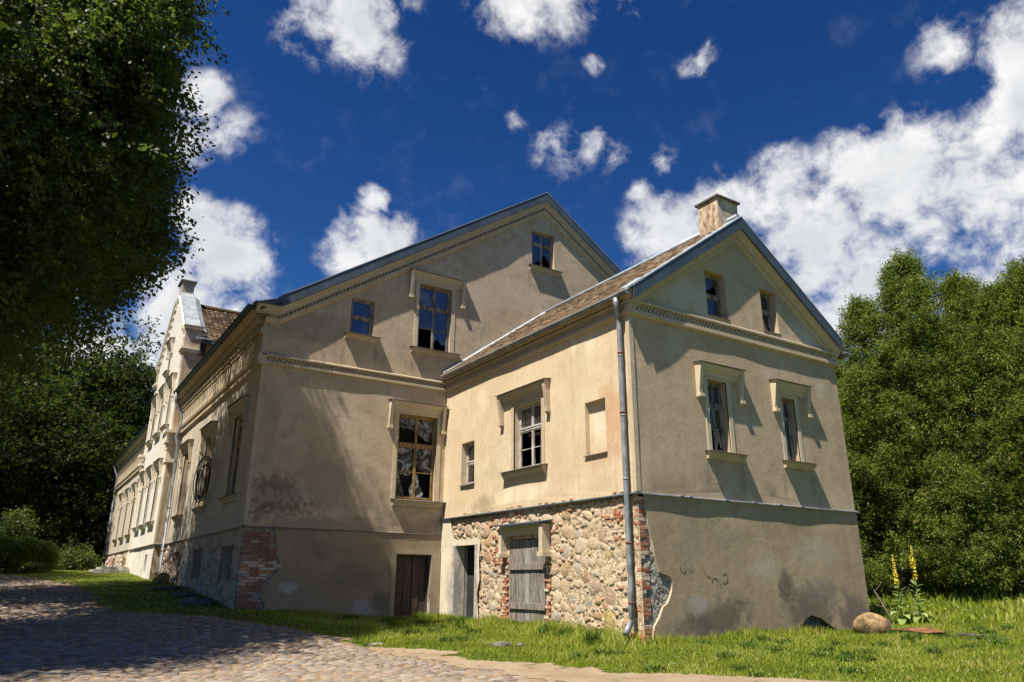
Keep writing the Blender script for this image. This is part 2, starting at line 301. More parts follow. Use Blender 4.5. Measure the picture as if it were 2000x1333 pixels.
M_DOORL = simple('pale_weathered_board', (.33, .31, .285), .9, .3, 9, .7, stretch=(4, 4, .35), bd=.02)
M_DOORD = simple('brown_boards', (.075, .045, .035), .85, .4, 6, .5, stretch=(4, 4, .3), c2=(.11, .07, .055))
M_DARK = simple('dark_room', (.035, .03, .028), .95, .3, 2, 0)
M_TILE = rndmat('roof_tile', [(0, (.035, .024, .016)), (.35, (.085, .052, .03)), (.7, (.135, .09, .052)), (1, (.18, .135, .09))], False, .95, 14, (.09, .065, .04), .6, ov=(.17, .12, .075))
M_TILEA = rndmat('roof_tile_mass', [(0, (.035, .024, .016)), (.35, (.085, .052, .03)), (.7, (.135, .09, .052)), (1, (.18, .135, .09))], True, .95, 14, (.09, .065, .04), .6, ov=(.17, .12, .075))
BRK = [(0, (.26, .08, .04)), (.28, (.38, .13, .055)), (.46, (.46, .19, .09)), (.54, (.52, .37, .26)), (1, (.60, .50, .38))]
M_BRK = rndmat('brick', BRK, False, .92, 12, (.50, .38, .27), .75)
M_BRKD = rndmat('old_brick', [(0, (.16, .065, .04)), (.4, (.25, .105, .06)), (.75, (.3, .14, .09)), (1, (.38, .31, .26))], False, .92, 12, (.2, .17, .14), .6)
STN = [(0, (.52, .38, .24)), (.18, (.60, .48, .34)), (.3, (.44, .27, .18)), (.45, (.55, .45, .33)), (.58, (.34, .19, .12)), (.7, (.42, .38, .32)), (.8, (.26, .23, .2)), (.9, (.40, .24, .09)), (1, (.56, .44, .33))]
M_STN = rndmat('field_stone', STN, False, .94, 9, (.58, .45, .29), .95, 1.0, .05)
M_STNA = rndmat('small_field_stones', [(0, (.48, .35, .22)), (.5, (.58, .45, .30)), (.75, (.38, .19, .10)), (1, (.52, .42, .31))], True, .9, 10, (.60, .46, .29), .6, .9, .03)
M_STNY = simple('ochre_stone', (.34, .24, .09), .9, .4, 14, .5, c2=(.45, .34, .15))
M_STNG = simple('grey_stone', (.3, .29, .27), .9, .35, 10, .5)
COB = [(0, (.08, .072, .06)), (.25, (.16, .12, .095)), (.45, (.24, .17, .125)), (.6, (.15, .142, .13)), (.85, (.25, .205, .155)), (1, (.26, .25, .23))]
M_COB = rndmat('cobble', COB, False, .85, 9, (.30, .215, .14), .75, .5, .01, .35)
M_COBA = rndmat('cobble_mass', COB, True, .85, 9, (.30, .215, .14), .75, .5, .01, .35)
M_LEAF = leafmat('linden_leaf', [(0, (.02, .030, .007)), (.5, (.034, .048, .010)), (.85, (.065, .08, .015)), (1, (.15, .15, .03))], .35)
M_LEAFB = leafmat('far_leaf', [(0, (.008, .013, .003)), (.5, (.017, .025, .005)), (.8, (.036, .046, .008)), (1, (.12, .125, .022))], .2, .08)
M_CED = leafmat('cedar_spray', [(0, (.035, .052, .012)), (.4, (.10, .13, .024)), (.8, (.23, .265, .042)), (1, (.24, .16, .06))], .4, .2)
M_HEDG = leafmat('hedge_leaf', [(0, (.04, .065, .01)), (.6, (.07, .10, .016)), (1, (.12, .15, .03))], .3)
M_GRS = leafmat('grass_blade', [(0, (.13, .18, .02)), (.5, (.27, .34, .036)), (.82, (.38, .43, .06)), (1, (.55, .45, .19))], .5, .25, (.42, .52, .06))
M_FLW = leafmat('flower', [(0, (.75, .75, .7)), (1, (.8, .8, .75))], .2)
M_YEL = leafmat('yellow_flower', [(0, (.75, .55, .02)), (1, (.8, .7, .1))], .2, tcol=(.8, .6, .05))
M_MUL = leafmat('mullein_leaf', [(0, (.24, .32, .10)), (1, (.36, .44, .18))], .3)
M_BARK = simple('bark', (.055, .045, .035), .95, .4, 6, .9, stretch=(2, 2, .5), bd=.04)
M_DRY = simple('dry_wood', (.20, .15, .11), .95, .3, 9, .5)
M_BLK = simple('black_cable', (.02, .02, .022), .5, .2, 8, .0)
M_BOUL = simple('boulder', (.21, .135, .065), .95, .5, 4, .9, c2=(.33, .22, .11), bd=.03)
M_ROCK = simple('dark_rock', (.10, .085, .07), .95, .4, 7, .9, c2=(.16, .14, .11), bd=.04)
M_PLAS = newmat('plastic_film')[0]
def _film():
    nt = M_PLAS.node_tree; b = nt.nodes['Principled BSDF']; b.inputs['Base Color'].default_value = (.75, .77, .8, 1); b.inputs['Roughness'].default_value = .25
    n = noise(nt, pos(nt), 2.6, 4, .55, 1.6); bump(nt, b, n, .9, .12)
    t = nd(nt, 'ShaderNodeBsdfTransparent', {0: (.9, .92, .95, 1)})
    mx = nd(nt, 'ShaderNodeMixShader', {0: smooth(nt, n, .38, .72, .05, .45), 1: t.outputs[0], 2: b.outputs[0]}); nt.links.new(mx.outputs[0], nt.nodes['Material Output'].inputs[0])
_film()
def _glass(name, dirt, tr):
    m, nt, b = newmat(name); nt.nodes.remove(b); P = pos(nt)
    g = nd(nt, 'ShaderNodeBsdfGlossy', {0: (.9, .93, 1, 1), 'Roughness': .04})
    bn = nd(nt, 'ShaderNodeBump', {'Height': noise(nt, P, 1.6, 2, .5), 'Strength': .25, 'Distance': .03}); nt.links.new(bn.outputs[0], g.inputs['Normal'])
    t = nd(nt, 'ShaderNodeBsdfTransparent', {0: (tr, tr, tr, 1)})
    fr = nd(nt, 'ShaderNodeFresnel', {'IOR': 1.5})
    f2 = mth(nt, 'ADD', mth(nt, 'MULTIPLY', fr.outputs[0], 1.5), .06, clamp=True)
    a = nd(nt, 'ShaderNodeMixShader', {0: f2, 1: t.outputs[0], 2: g.outputs[0]})
    d = nd(nt, 'ShaderNodeBsdfDiffuse', {0: (.38, .37, .36, 1)})
    n = noise(nt, P, 6, 6, .65, .8)
    a2 = nd(nt, 'ShaderNodeMixShader', {0: smooth(nt, n, .35, .8, dirt * .3, dirt), 1: a.outputs[0], 2: d.outputs[0]})
    nt.links.new(a2.outputs[0], nt.nodes['Material Output'].inputs[0]); return m
M_GL = _glass('dusty_glass', .14, .5); M_GLC = _glass('window_glass', .05, .5)
def _ground():
    m, nt, b = newmat('earth_and_turf'); P = pos(nt)
    n1 = noise(nt, P, .6, 6, .6); n2 = noise(nt, P, 5, 7, .65); n3 = noise(nt, P, 40, 4, .6)
    c = mixc(nt, smooth(nt, n2, .3, .7), (.06, .085, .015), (.12, .14, .025))
    c = mixc(nt, smooth(nt, n1, .58, .7, 0, .5), c, (.13, .10, .05))
    nt.links.new(c, b.inputs['Base Color']); b.inputs['Roughness'].default_value = .95; b.inputs['Specular IOR Level'].default_value = .1
    bump(nt, b, mth(nt, 'ADD', n2, n3), .7, .04); return m
def _sand(name, c1, c2, weeds):
    m, nt, b = newmat(name); P = pos(nt)
    n1 = noise(nt, P, 1.4, 6, .6); n2 = noise(nt, P, 11, 7, .68); n3 = noise(nt, P, 70, 4, .7); n0 = noise(nt, P, 3.2, 7, .7, .5)
    c = mixc(nt, smooth(nt, n1, .35, .65), c1, c2)
    c = mixc(nt, smooth(nt, n2, .5, .75, 0, .6), c, tuple(x * .55 for x in c1))
    c = mixc(nt, smooth(nt, n3, .6, .75, 0, .7), c, (.45, .4, .35))
    c = mixc(nt, smooth(nt, n0, .56, .64, 0, weeds), c, (.09, .10, .03))
    nt.links.new(c, b.inputs['Base Color']); b.inputs['Roughness'].default_value = .95; b.inputs['Specular IOR Level'].default_value = .1
    bump(nt, b, mth(nt, 'ADD', n2, mth(nt, 'MULTIPLY', n3, .7)), .8, .03); return m
M_GRD = _ground(); M_SND = _sand('sandy_joints', (.26, .18, .105), (.33, .24, .15), .6); M_PTH = _sand('sandy_path', (.285, .21, .135), (.34, .265, .18), .7)
# ------------------------------------------------------------------ ground, road
def grid_sheet(name, xs, ys, mat, dz=0.0, keep=None):
    X, Y = np.meshgrid(xs, ys); Z = terr(X, Y) + dz; V = np.stack([X, Y, Z], -1).reshape(-1, 3)
    nx, ny = len(xs), len(ys); i = np.arange(nx * ny).reshape(ny, nx)
    F = np.stack([i[:-1, :-1], i[:-1, 1:], i[1:, 1:], i[1:, :-1]], -1).reshape(-1, 4)
    if keep is not None: F = F[keep(V[F].mean(1))]
    return mesh_np(name, V, F, mat, smooth_=True)
gx = np.concatenate([np.linspace(-400, -40, 14), np.arange(-38, 50, .6), np.linspace(52, 400, 16)])
gy = np.concatenate([np.linspace(-200, -6, 12), np.arange(-5, 90, .6), np.linspace(92, 700, 20)])
tag(link('ground', grid_sheet('ground', gx, gy, M_GRD)), kind='structure')
RB = [(-3, 44), (-.63, 41.7), (.54, 39.5), (1.71, 34.86), (2.11, 27.57), (1.97, 24.37), (2.18, 22.34), (3.4, 21.13), (5.03, 20.03), (5.77, 18.99), (6.17, 17.18), (6.2, 15.9), (6.5, 14.9), (6.45, 13.16), (6.56, 11.68), (6.65, 10.23), (6.84, 9.18), (6.9, 7.5), (7, 3)]
PB = [(5.9, 18.4), (6.14, 17.2), (6.2, 15.53), (6.6, 14.74), (7.28, 14.02), (7.19, 12.25), (8.01, 10.74), (8.78, 9.11), (9.81, 7.99), (10.7, 7.06), (11.1, 6.3), (11.3, 5.5), (12, 3)]
def edge_x(poly, y):
    p = sorted(poly, key=lambda q: q[1]); return np.interp(y, [q[1] for q in p], [q[0] for q in p])
def in_road(x, y): return (x < edge_x(RB, y) + .12 * np.sin(y * 3.1) + .07 * np.sin(y * 7.7) + .09 * np.sin(y * 5.3 + x * 2.9) + .05 * np.sin(y * 17 + x * 9)) & (x > -12) & (y > 2) & (y < 43 - .2 * x)
def in_path(x, y): return (x < edge_x(PB, y) + .12 * np.sin(y * 2.3 + 1) + .09 * np.sin(y * 6.1 + x) + .12 * np.sin(x * 3.7 + y * 1.3) + .06 * np.sin(x * 11 - y * 5)) & (y < 18) & (y > 2)
tag(link('cobbled_road', grid_sheet('cobbled_road', np.arange(-12, 8, .16), np.arange(3, 43, .16), M_SND, .008, lambda c: in_road(c[:, 0], c[:, 1]))), kind='structure')
ROAD = bpy.data.objects['cobbled_road']
tag(link('dirt_path', grid_sheet('dirt_path', np.arange(4, 22, .09), np.arange(3, 18, .09), M_PTH, .014, lambda c: in_path(c[:, 0], c[:, 1]) & ~in_road(c[:, 0] + .1, c[:, 1]))), kind='structure')
# cobbles: domes with a flat worn top
def dome(n, rings, jit, rs, flat=.55):
    V = []; ph = rs.uniform(0, 6.28); r0 = 1 + rs.uniform(-jit, jit, n)
    for rr, z in rings:
        for k in range(n):
            a = ph + k * 2 * math.pi / n; V.append((math.cos(a) * rr * r0[k], math.sin(a) * rr * r0[k], z + rs.uniform(-.06, .06) * (z > 0)))
    V.append((0, 0, rings[-1][1] + flat * .08)); F = []
    for j in range(len(rings) - 1):
        for k in range(n):
            a, b, c, d = j * n + k, j * n + (k + 1) % n, (j + 1) * n + (k + 1) % n, (j + 1) * n + k; F += [(a, b, c), (a, c, d)]
    t = len(V) - 1; j = len(rings) - 1
    for k in range(n): F.append((j * n + k, j * n + (k + 1) % n, t))
    return np.array(V), np.array(F)
rs = np.random.default_rng(3)
CV = [dome(7, [(1.0, -.9), (.95, .15), (.70, .5)], .22, rs) for _ in range(8)]
stones = []
y = 6.0
while y < 42:
    hy = rs.uniform(.06, .1) * (1 if y < 30 else 1.4); x = -9 + rs.uniform(0, .2)
    while x < 7.2:
        wx = rs.uniform(.07, .15) * (1 if y < 30 else 1.4); cx, cy = x + wx, y + hy + rs.uniform(-.035, .035)
        if in_road(np.array(cx + .1), np.array(cy)) and rs.random() > .04 + .35 * max(0, cx - edge_x(RB, cy) + .9):
            az = math.degrees(math.atan2(cx, cy))
            if az > -6: stones.append((cx, cy, wx * rs.uniform(.78, .98), hy * rs.uniform(.72, .98), rs.uniform(.016, .036), rs.uniform(-.4, .4), rs.random()))
        x += 2 * wx
    y += 2 * hy * .96
def visible(px): pass
MT = Matrix(CAMR)
def proj(p):
    q = MT @ (Vector(p) - Vector((0, 0, 1.28))); return (1000 - 1418.95 * q.x / q.z, 666.5 + 1418.95 * q.y / q.z) if q.z < 0 else (-1, -1)
stones.sort(key=lambda s: math.hypot(s[0], s[1]))
near = []; far = []
for s_ in stones:
    u, v = proj((s_[0], s_[1], 0)); (near if (len(near) < 300 and 5 < u < 1995 and v < 1331) else far).append(s_)
cme = [mesh_np('cobble', v, f_, M_COB, smooth_=True) for v, f_ in CV]
for i, (cx, cy, a, b, h, rz, q) in enumerate(near):
    o = link('cobble', cme[i % 8], ROAD, False, (cx, cy, T(cx, cy) + .012)); o.rotation_euler = (rs.uniform(-.05, .05), rs.uniform(-.05, .05), rz); o.scale = (a, b, h)
def scatter(T_, name, mat, V0s, parent=None, smooth_=True, **kw):
    """T_: list of (pos(3), M(3x3), rnd)"""
    Vs, Fs, Cs = [], [], []; off = 0
    for i, (p, m3, q) in enumerate(T_):
        v, f_ = V0s[i % len(V0s)]; Vs.append(v @ m3.T + p); Fs.append(f_ + off); off += len(v); Cs.append(np.full(len(v), q))
    return link(name, mesh_np(name, np.concatenate(Vs), np.concatenate(Fs), mat, np.concatenate(Cs), smooth_), parent, **kw)
def rot3(rx, ry, rz): return np.array(Matrix.Rotation(rz, 3, 'Z') @ Matrix.Rotation(ry, 3, 'Y') @ Matrix.Rotation(rx, 3, 'X'))
FX = np.array([s[0] for s in far]); FY = np.array([s[1] for s in far]); FZ = terr(FX, FY)
scatter([(np.array((s[0], s[1], z + .012)), rot3(0, 0, s[5]) @ np.diag((s[2], s[3], s[4])), s[6]) for s, z in zip(far, FZ)], 'cobbles', M_COBA, CV, ROAD, kind='stuff')

# ------------------------------------------------------------------ wall skin with openings
def pip(x, y, poly):
    c = False; n = len(poly)
    for i in range(n):
        x0, y0 = poly[i]; x1, y1 = poly[i - 1]
        if (y0 > y) != (y1 > y) and x < (x1 - x0) * (y - y0) / (y1 - y0 + 1e-12) + x0: c = not c
    return c
def wob(u, z, k): return .012 * math.sin(u * 1.1 + k + 1.3 * math.sin(z * .9)) * math.sin(z * .8 + k * 2 + u * .35) + .004 * math.sin(u * 3.1 + z * 2.3 + k)
def rect(u0, u1, z0, z1): return [(u0, z0), (u1, z0), (u1, z1), (u0, z1)]
def wall(name, fr, outline, holes, mat, parent, k=0.0, step=.45, depth=.3, o=0.0, amp=1.0, revmat=None, revskip=(), jit=0.0, **kw):
    pts = [Vector(p) for p in outline]; edges = [(i, (i + 1) % len(outline)) for i in range(len(outline))]
    for h in holes:
        b = len(pts); pts += [Vector(p) for p in h]; edges += [(b + i, b + (i + 1) % len(h)) for i in range(len(h))]
    us = [p[0] for p in outline]; zs = [p[1] for p in outline]
    def far_from(u, z, poly):
        for i in range(len(poly)):
            a = Vector(poly[i]); b = Vector(poly[i - 1]); ab = b - a; t = max(0, min(1, (Vector((u, z)) - a).dot(ab) / max(ab.length_squared, 1e-9)))
            if (a + ab * t - Vector((u, z))).length < step * .35: return False
        return True
    u = min(us) + step / 2
    while u < max(us):
        z = min(zs) + step / 2
        while z < max(zs):
            if pip(u, z, outline) and not any(pip(u, z, h) for h in holes) and far_from(u, z, outline) and all(far_from(u, z, h) for h in holes): pts.append(Vector((u, z)))
            z += step
        u += step
    vs, es, fs, *_ = delaunay_2d_cdt(pts, edges, [], 0, 1e-5)
    bm = bmesh.new(); rj = random.Random(int(k * 10)); jt = {}
    def D(q):
        key = (round(q[0], 3), round(q[1], 3))
        if jit and key not in jt: jt[key] = rj.uniform(-jit, jit)
        return o + wob(q[0], q[1], k) * amp + jt.get(key, 0)
    bv = [bm.verts.new(fr(q[0], q[1], D(q))) for q in vs]
    for f_ in fs:
        c = sum((vs[i] for i in f_), Vector((0, 0))) / len(f_)
        if pip(c.x, c.y, outline) and not any(pip(c.x, c.y, h) for h in holes):
            F = bm.faces.new([bv[i] for i in f_]); F.smooth = True
    for hi, h in enumerate(holes):
        if hi in revskip: dd = .05
        else: dd = depth
        for i in range(len(h)):
            a, b = h[i], h[(i + 1) % len(h)]
            F = bm.faces.new([bm.verts.new(fr(*a, D(a))), bm.verts.new(fr(*b, D(b))), bm.verts.new(fr(*b, o - dd)), bm.verts.new(fr(*a, o - dd))]); F.material_index = 0
    bmesh.ops.remove_doubles(bm, verts=bm.verts, dist=1e-5)
    # sharp reveals
    for e in bm.edges:
        if len(e.link_faces) == 2 and e.calc_face_angle(0) > .6: e.smooth = False
    me = bpy.data.meshes.new(name); bm.to_mesh(me); bm.free(); me.materials.append(mat)
    return link(name, me, parent, **kw)

# ------------------------------------------------------------------ windows
rw = random.Random(11)
def window(parent, fr, u0, u1, z0, z1, depth, wood, cols=2, trans=.68, low=2, top=1, missing=(), broken=(), film=False, glass=None, label=None, fw=.06, plain=False):
    glass = glass or M_GL; mb = MB().mat(wood); d = depth
    def bar(a, b, c, e, o0=-.04, o1=.02): mb.fbox(fr, a, b, c, e, -d + o0, -d + o1)
    bar(u0, u0 + fw, z0, z1); bar(u1 - fw, u1, z0, z1); bar(u0 + fw, u1 - fw, z1 - fw, z1); bar(u0 + fw, u1 - fw, z0, z0 + fw)
    cells = []; zt = z0 + (z1 - z0) * trans; m = .028
    um = [(u0 + fw) + (u1 - u0 - 2 * fw) * i / cols for i in range(cols + 1)]
    if trans < 1:
        bar(u0 + fw, u1 - fw, zt - .045, zt + .045, -.045, .045)
        mb.fbox(fr, u0 + fw, u1 - fw, zt + .02, zt + .045, -d + .045, -d + .06)
    secs = [(z0 + fw, (zt - .045) if trans < 1 else z1 - fw, low)] + ([(zt + .045, z1 - fw, top)] if trans < 1 else [])
    for za, zb, n in secs:
        for c in range(cols):
            a, b = um[c], um[c + 1]
            s_ = .022   # sash
            bar(a + .004, a + s_ + .02, za, zb, -.02, .032); bar(b - s_ - .02, b - .004, za, zb, -.02, .032)
            bar(a + s_ + .02, b - s_ - .02, za, za + .035, -.02, .03); bar(a + s_ + .02, b - s_ - .02, zb - .035, zb, -.02, .03)
            for r in range(1, n):
                zz = za + (zb - za) * r / n; bar(a + s_ + .02, b - s_ - .02, zz - .012, zz + .012, -.015, .022)
            for r in range(n): cells.append((a + .03, b - .03, za + (zb - za) * r / n + .02, za + (zb - za) * (r + 1) / n - .01))
    w = mb.build('window', None, parent, bevel=.004)
    if label: w['label'] = label
    for i, (a, b, c, e) in enumerate(cells):
        if i in missing: continue
        tl = rw.uniform(-.012, .012); t2 = rw.uniform(-.012, .012); p = MB().mat(glass)
        if i in broken:
            k = rw.uniform(.25, .5); nn_ = rw.randint(3, 5); t0_ = rw.uniform(-.35, .35)
            pts = [(a, e), (b, e), (b, c + (e - c) * max(.03, k - .2 + t0_ * .5))] + [(b - (b - a) * (j + rw.uniform(.6, 1.3)) / (nn_ + 1.6), c + (e - c) * max(.04, min(.8, k + t0_ * (.5 - j / nn_) + rw.uniform(-.13, .13)))) for j in range(nn_)] + [(a, c + (e - c) * max(.03, k - .1 - t0_ * .5))]
            p.prism([fr(u, z, -d) for u, z in pts], [fr(u, z, -d - .004) for u, z in pts])
        else:
            pts = [(a, c), (b, c), (b, e), (a, e)]; o = [-d + tl, -d + t2, -d - tl, -d - t2]
            p.prism([fr(u, z, q) for (u, z), q in zip(pts, o)], [fr(u, z, q - .004) for (u, z), q in zip(pts, o)])
        p.build('pane', None, w)
    return w, cells
def film_piece(name, fr, pts, o, parent, k=0):
    """torn plastic film hung behind the sash, as a wavy sheet clipped to an outline"""
    us = [p[0] for p in pts]; zs = [p[1] for p in pts]
    inner = []
    for i in range(14):
        for j in range(14):
            u = min(us) + (max(us) - min(us)) * (i + .5) / 14; z = min(zs) + (max(zs) - min(zs)) * (j + .5) / 14
            if pip(u, z, pts): inner.append(Vector((u, z)))
    n = len(pts); vs, es, fs, *_ = delaunay_2d_cdt([Vector(p) for p in pts] + inner, [(i, (i + 1) % n) for i in range(n)], [], 0, 1e-5)
    V = [fr(v.x, v.y, o + .02 * math.sin(v.x * 17 + k + 3 * math.sin(v.y * 7 + k)) + .012 * math.sin(v.y * 23 + v.x * 9)) for v in vs]
    F = [f_ for f_ in fs if pip(sum(vs[i].x for i in f_) / 3, sum(vs[i].y for i in f_) / 3, pts)]
    me = mesh_np(name, V, F, M_PLAS, smooth_=True); return link(name, me, parent)
def sill(parent, fr, u0, u1, zt, mat=None, prot=.19, h=.2):
    mb = MB().mat(mat or M_TR)
    mb.prof(fr, u0 + .06, u1 - .06, [(-.03, zt - h), (prot * .35, zt - h), (prot * .45, zt - h * .72), (prot * .8, zt - h * .42), (prot * .85, zt - h * .15), (prot * .85, zt - .02), (-.03, zt - .005)])
    mb.mat(M_LEAD).prof(fr, u0, u1, [(-.22, zt + .035), (prot + .03, zt - .022), (prot + .03, zt - .036), (prot, zt - .024), (-.22, zt + .02)])
    return mb.build('window_sill', None, parent)
def hood(parent, fr, u0, u1, zt, zleg, op, mat=None, prot=.22, clipr=False, name='window_hood', lead=None):
    """label mould: flashed cornice with hanging legs, and the flat architrave; op = opening (u0,u1,z0,z1)"""
    mb = MB().mat(mat or M_TRC); a, b, c, e = op
    mb.prof(fr, u0 + .062, u1 - .062, [(-.03, zt - .3), (.05, zt - .3), (.07, zt - .2), (.12, zt - .17), (prot * .75, zt - .09), (prot * .9, zt - .03), (-.03, zt + .01)])
    for s_, (l0, l1) in enumerate(((u0 + .05, u0 + .17), (u1 - .17, u1 - .05))):
        mb.prof(fr, l0, l1, [(-.03, zt - .3), (-.03, zleg + .12), (prot * .38, zleg + .12), (prot * .85, zt - .2), (prot * .93, zt - .014), (-.02, zt + .004)])
        mb.fbox(fr, l0 - .02, l1 + .02, zleg + .03, zleg + .12, -.03, prot * .62); mb.fbox(fr, l0 + .01, l1 - .01, zleg - .02, zleg + .03, -.03, prot * .35)
    # architrave
    w = .14
    mb.fbox(fr, u0 + .2, u1 - .2, zt - .34, zt - .303, -.03, .045)
    for (p, q, r, t) in ((a - w, a, c + .0, e), (b, b + w, c + .0, e), (a - w, b + w, e, e + w)): mb.fbox(fr, p, q, r, t, -.03, .022)
    mb.mat(lead or M_LEAD).prof(fr, u0, u1, [(-.03, zt + .035), (prot + .03, zt - .005), (prot + .03, zt - .022), (-.03, zt + .015)])
    return mb.build(name, None, parent)
def dentils(parent, fr, u0, u1, z0, z1, o0, o1, pitch, mat, rows=1, name='dentils', slope=None, fill=.5):
    mb = MB().mat(mat); n = int((u1 - u0) / pitch); h = (z1 - z0) / rows
    for r in range(rows):
        for i in range(n):
            u = u0 + (i + .5 * (r % 2)) * pitch + rw.uniform(-.006, .006); dz = slope(u) if slope else 0; q = slope(u + pitch * fill) if slope else 0
            mb.hexa([fr(u, z0 + r * h + dz, o0), fr(u + pitch * fill, z0 + r * h + q, o0), fr(u + pitch * fill, z0 + r * h + q, o1), fr(u, z0 + r * h + dz, o1),
                     fr(u, z0 + (r + .92) * h + dz, o0), fr(u + pitch * fill, z0 + (r + .92) * h + q, o0), fr(u + pitch * fill, z0 + (r + .92) * h + q, o1), fr(u, z0 + (r + .92) * h + dz, o1)])
    return mb.build(name, None, parent, kind='stuff')
def string_course(parent, fr, u0, u1, z0, z1, mat, o=.12):
    h = z1 - z0; mb = MB().mat(mat)
    mb.prof(fr, u0, u1, [(-.03, z0), (.04, z0), (o * .8, z0 + h * .08), (o * .8, z0 + h * .3), (o * .3, z0 + h * .34), (-.03, z0 + h * .34)])
    mb.prof(fr, u0, u1, [(-.03, z0 + h * .7), (o * .9, z0 + h * .7), (o, z0 + h * .76), (o, z0 + h * .86), (.02, z0 + h), (-.03, z0 + h)])
    s_ = mb.build('string_course', None, parent)
    dentils(parent, fr, u0, u1, z0 + h * .36, z0 + h * .7, -.03, o * .5, .125, mat, rows=2, fill=.6)
    return s_
def pipe(parent, pts, r, brackets=(), fr=None):
    mb = MB().mat(M_ZINC); mb.tube(pts, r, 14)
    p = mb.build('downpipe', None, parent); r = .062 if isinstance(r, list) else r
    for b in brackets:
        q = MB().mat(M_RUST); q.tube([(b[0], b[1], b[2] - .018), (b[0], b[1], b[2] + .018)], r + .012, 14); q.box(b[0], b[0] + .14, b[1] - .012, b[1] + .012, b[2] - .012, b[2] + .012); q.build('pipe_clamp', None, p)
    return p
def brick_mesh(): 
    m = MB().mat(M_BRK); m.box(-.5, .5, -.5, .5, -.5, .5); return m.mesh('brick', None, .045)
BM_ = brick_mesh(); BMD = BM_.copy(); BMD.materials.clear(); BMD.materials.append(M_BRKD)
def brick(parent, c, size, me=None, rz=0.0):
    o = link('brick', me or BM_, parent, False, c); o.scale = size; o.rotation_euler = (rw.uniform(-.02, .02), rw.uniform(-.02, .02), rz + rw.uniform(-.02, .02)); return o
def fpos(fr, u, z, o): return Vector(fr(u, z, o))

# ================================================================== THE ANNEX
AN = thing('annex_building', (15.6, 17, 0), 'plastered two-storey annex with a chimney, exposed fieldstone base and its front gable on the lawn', 'building')
cp = [(11.49, 3.06), (11.66, 3.1), (11.70, 2.8), (11.74, 2.5), (11.84, 2.15), (11.90, 1.8), (12.01, 1.46), (12.14, 1.42), (12.25, 1.4), (12.33, 1.36), (12.39, 1.25), (12.37, 1.08), (12.29, .92), (12.2, .8), (12.07, .73), (11.95, .52), (11.79, .35), (11.72, .15), (11.69, -.1), (11.49, -.1)]
h1 = [(16.40, -.1), (16.46, .04), (16.58, .14), (16.72, .24), (16.85, .27), (16.98, .38), (17.24, .46), (17.42, .41), (17.6, .38), (17.76, .29), (17.95, .2), (18.15, .1), (18.33, -.1)]
h2 = [(13.1, -.15), (13.22, -.03), (13.45, 0), (13.62, .06), (13.85, .045), (14.05, .09), (14.32, .1), (14.45, .03), (14.71, -.15)]
W1, W2 = (14.06, 14.78, 4.37, 6.23), (17.0, 17.57, 4.40, 6.15)
G1, G2 = (14.33, 15.12, 8.07, 9.38), (16.59, 17.27, 8.05, 9.33)
APX, APZ, SL = 15.72, 10.9, .72
ztop = lambda u: APZ - SL * abs(u - APX)
wall('wall', fC, [(xB, zL), (xR, zL), (xR, ztop(xR)), (APX, APZ), (xB, ztop(xB))], [rect(*W1), rect(*W2), rect(*G1), rect(*G2)], M_C, AN, .3)
wall('plinth', fC, [(11.69, -.6), (xR, -.6), (xR, zL), (11.6, zL)] + cp[1:-1], [h1, h2], M_CB, AN, 1.1, revskip=(0, 1), o=.02)
for cc in (cp,): 
    m_ = MB().mat(M_TR)
    for p_, q_ in zip(cp[1:-1], cp[2:-1]): m_.face([fC(*p_, .021), fC(*q_, .021), fC(*q_, -.05), fC(*p_, -.05)])
    m_.build('plaster_edge', None, AN)
Bw, Bs, Bb = (16.2, 17.6, 4.26, 6.12), (19.9, 20.72, 4.15, 5.5), (13.48, 14.29, 4.25, 5.6)
Bd, Bo = (16.1, 17.82, .12, 2.42), (19.66, 20.92, -.1, 2.29)
wall('wall', fB, [(yC, zL), (yA, zL), (yA, 8.2), (yC, 8.2)], [rect(*Bw), rect(*Bs), rect(*Bb)], M_B, AN, 2.2, depth=.28)
m_ = MB().mat(M_B); m_.fbox(fB, Bb[0], Bb[1], Bb[2], Bb[3], -.2, -.15); m_.build('blind_window_infill', None, AN)
# side plinth: rough lime mortar bedding with stones, and a rendered stretch round the doorway
wall('rubble_bedding', fB, [(yC + .01, -.6), (19.5, -.6), (19.5, 2.35), (21.3, 2.35), (21.45, zL), (yC + .01, zL)], [rect(*Bd)], M_MOR, AN, 4.0, step=.07, o=-.022, amp=1.2, depth=.25, jit=.016)
wall('doorway_render', fB, [(19.45, -.6), (yA, -.6), (yA, zL), (21.3, zL), (21.22, 2.9), (21.05, 2.55), (20.8, 2.47), (20.2, 2.44), (19.6, 2.5), (19.38, 2.42), (19.42, 1.8), (19.36, 1.3), (19.5, .9), (19.42, .3)], [rect(*Bo)], M_BB, AN, 1.5, step=.3, o=.035, depth=.35)
m_ = MB().mat(M_CON)
m_.fbox(fB, Bo[0] - .12, Bo[0] - .004, -.3, Bo[3] + .02, .0, .06); m_.fbox(fB, Bo[1] + .004, Bo[1] + .15, -.3, Bo[3] + .02, .0, .06); m_.build('door_surround', None, AN)
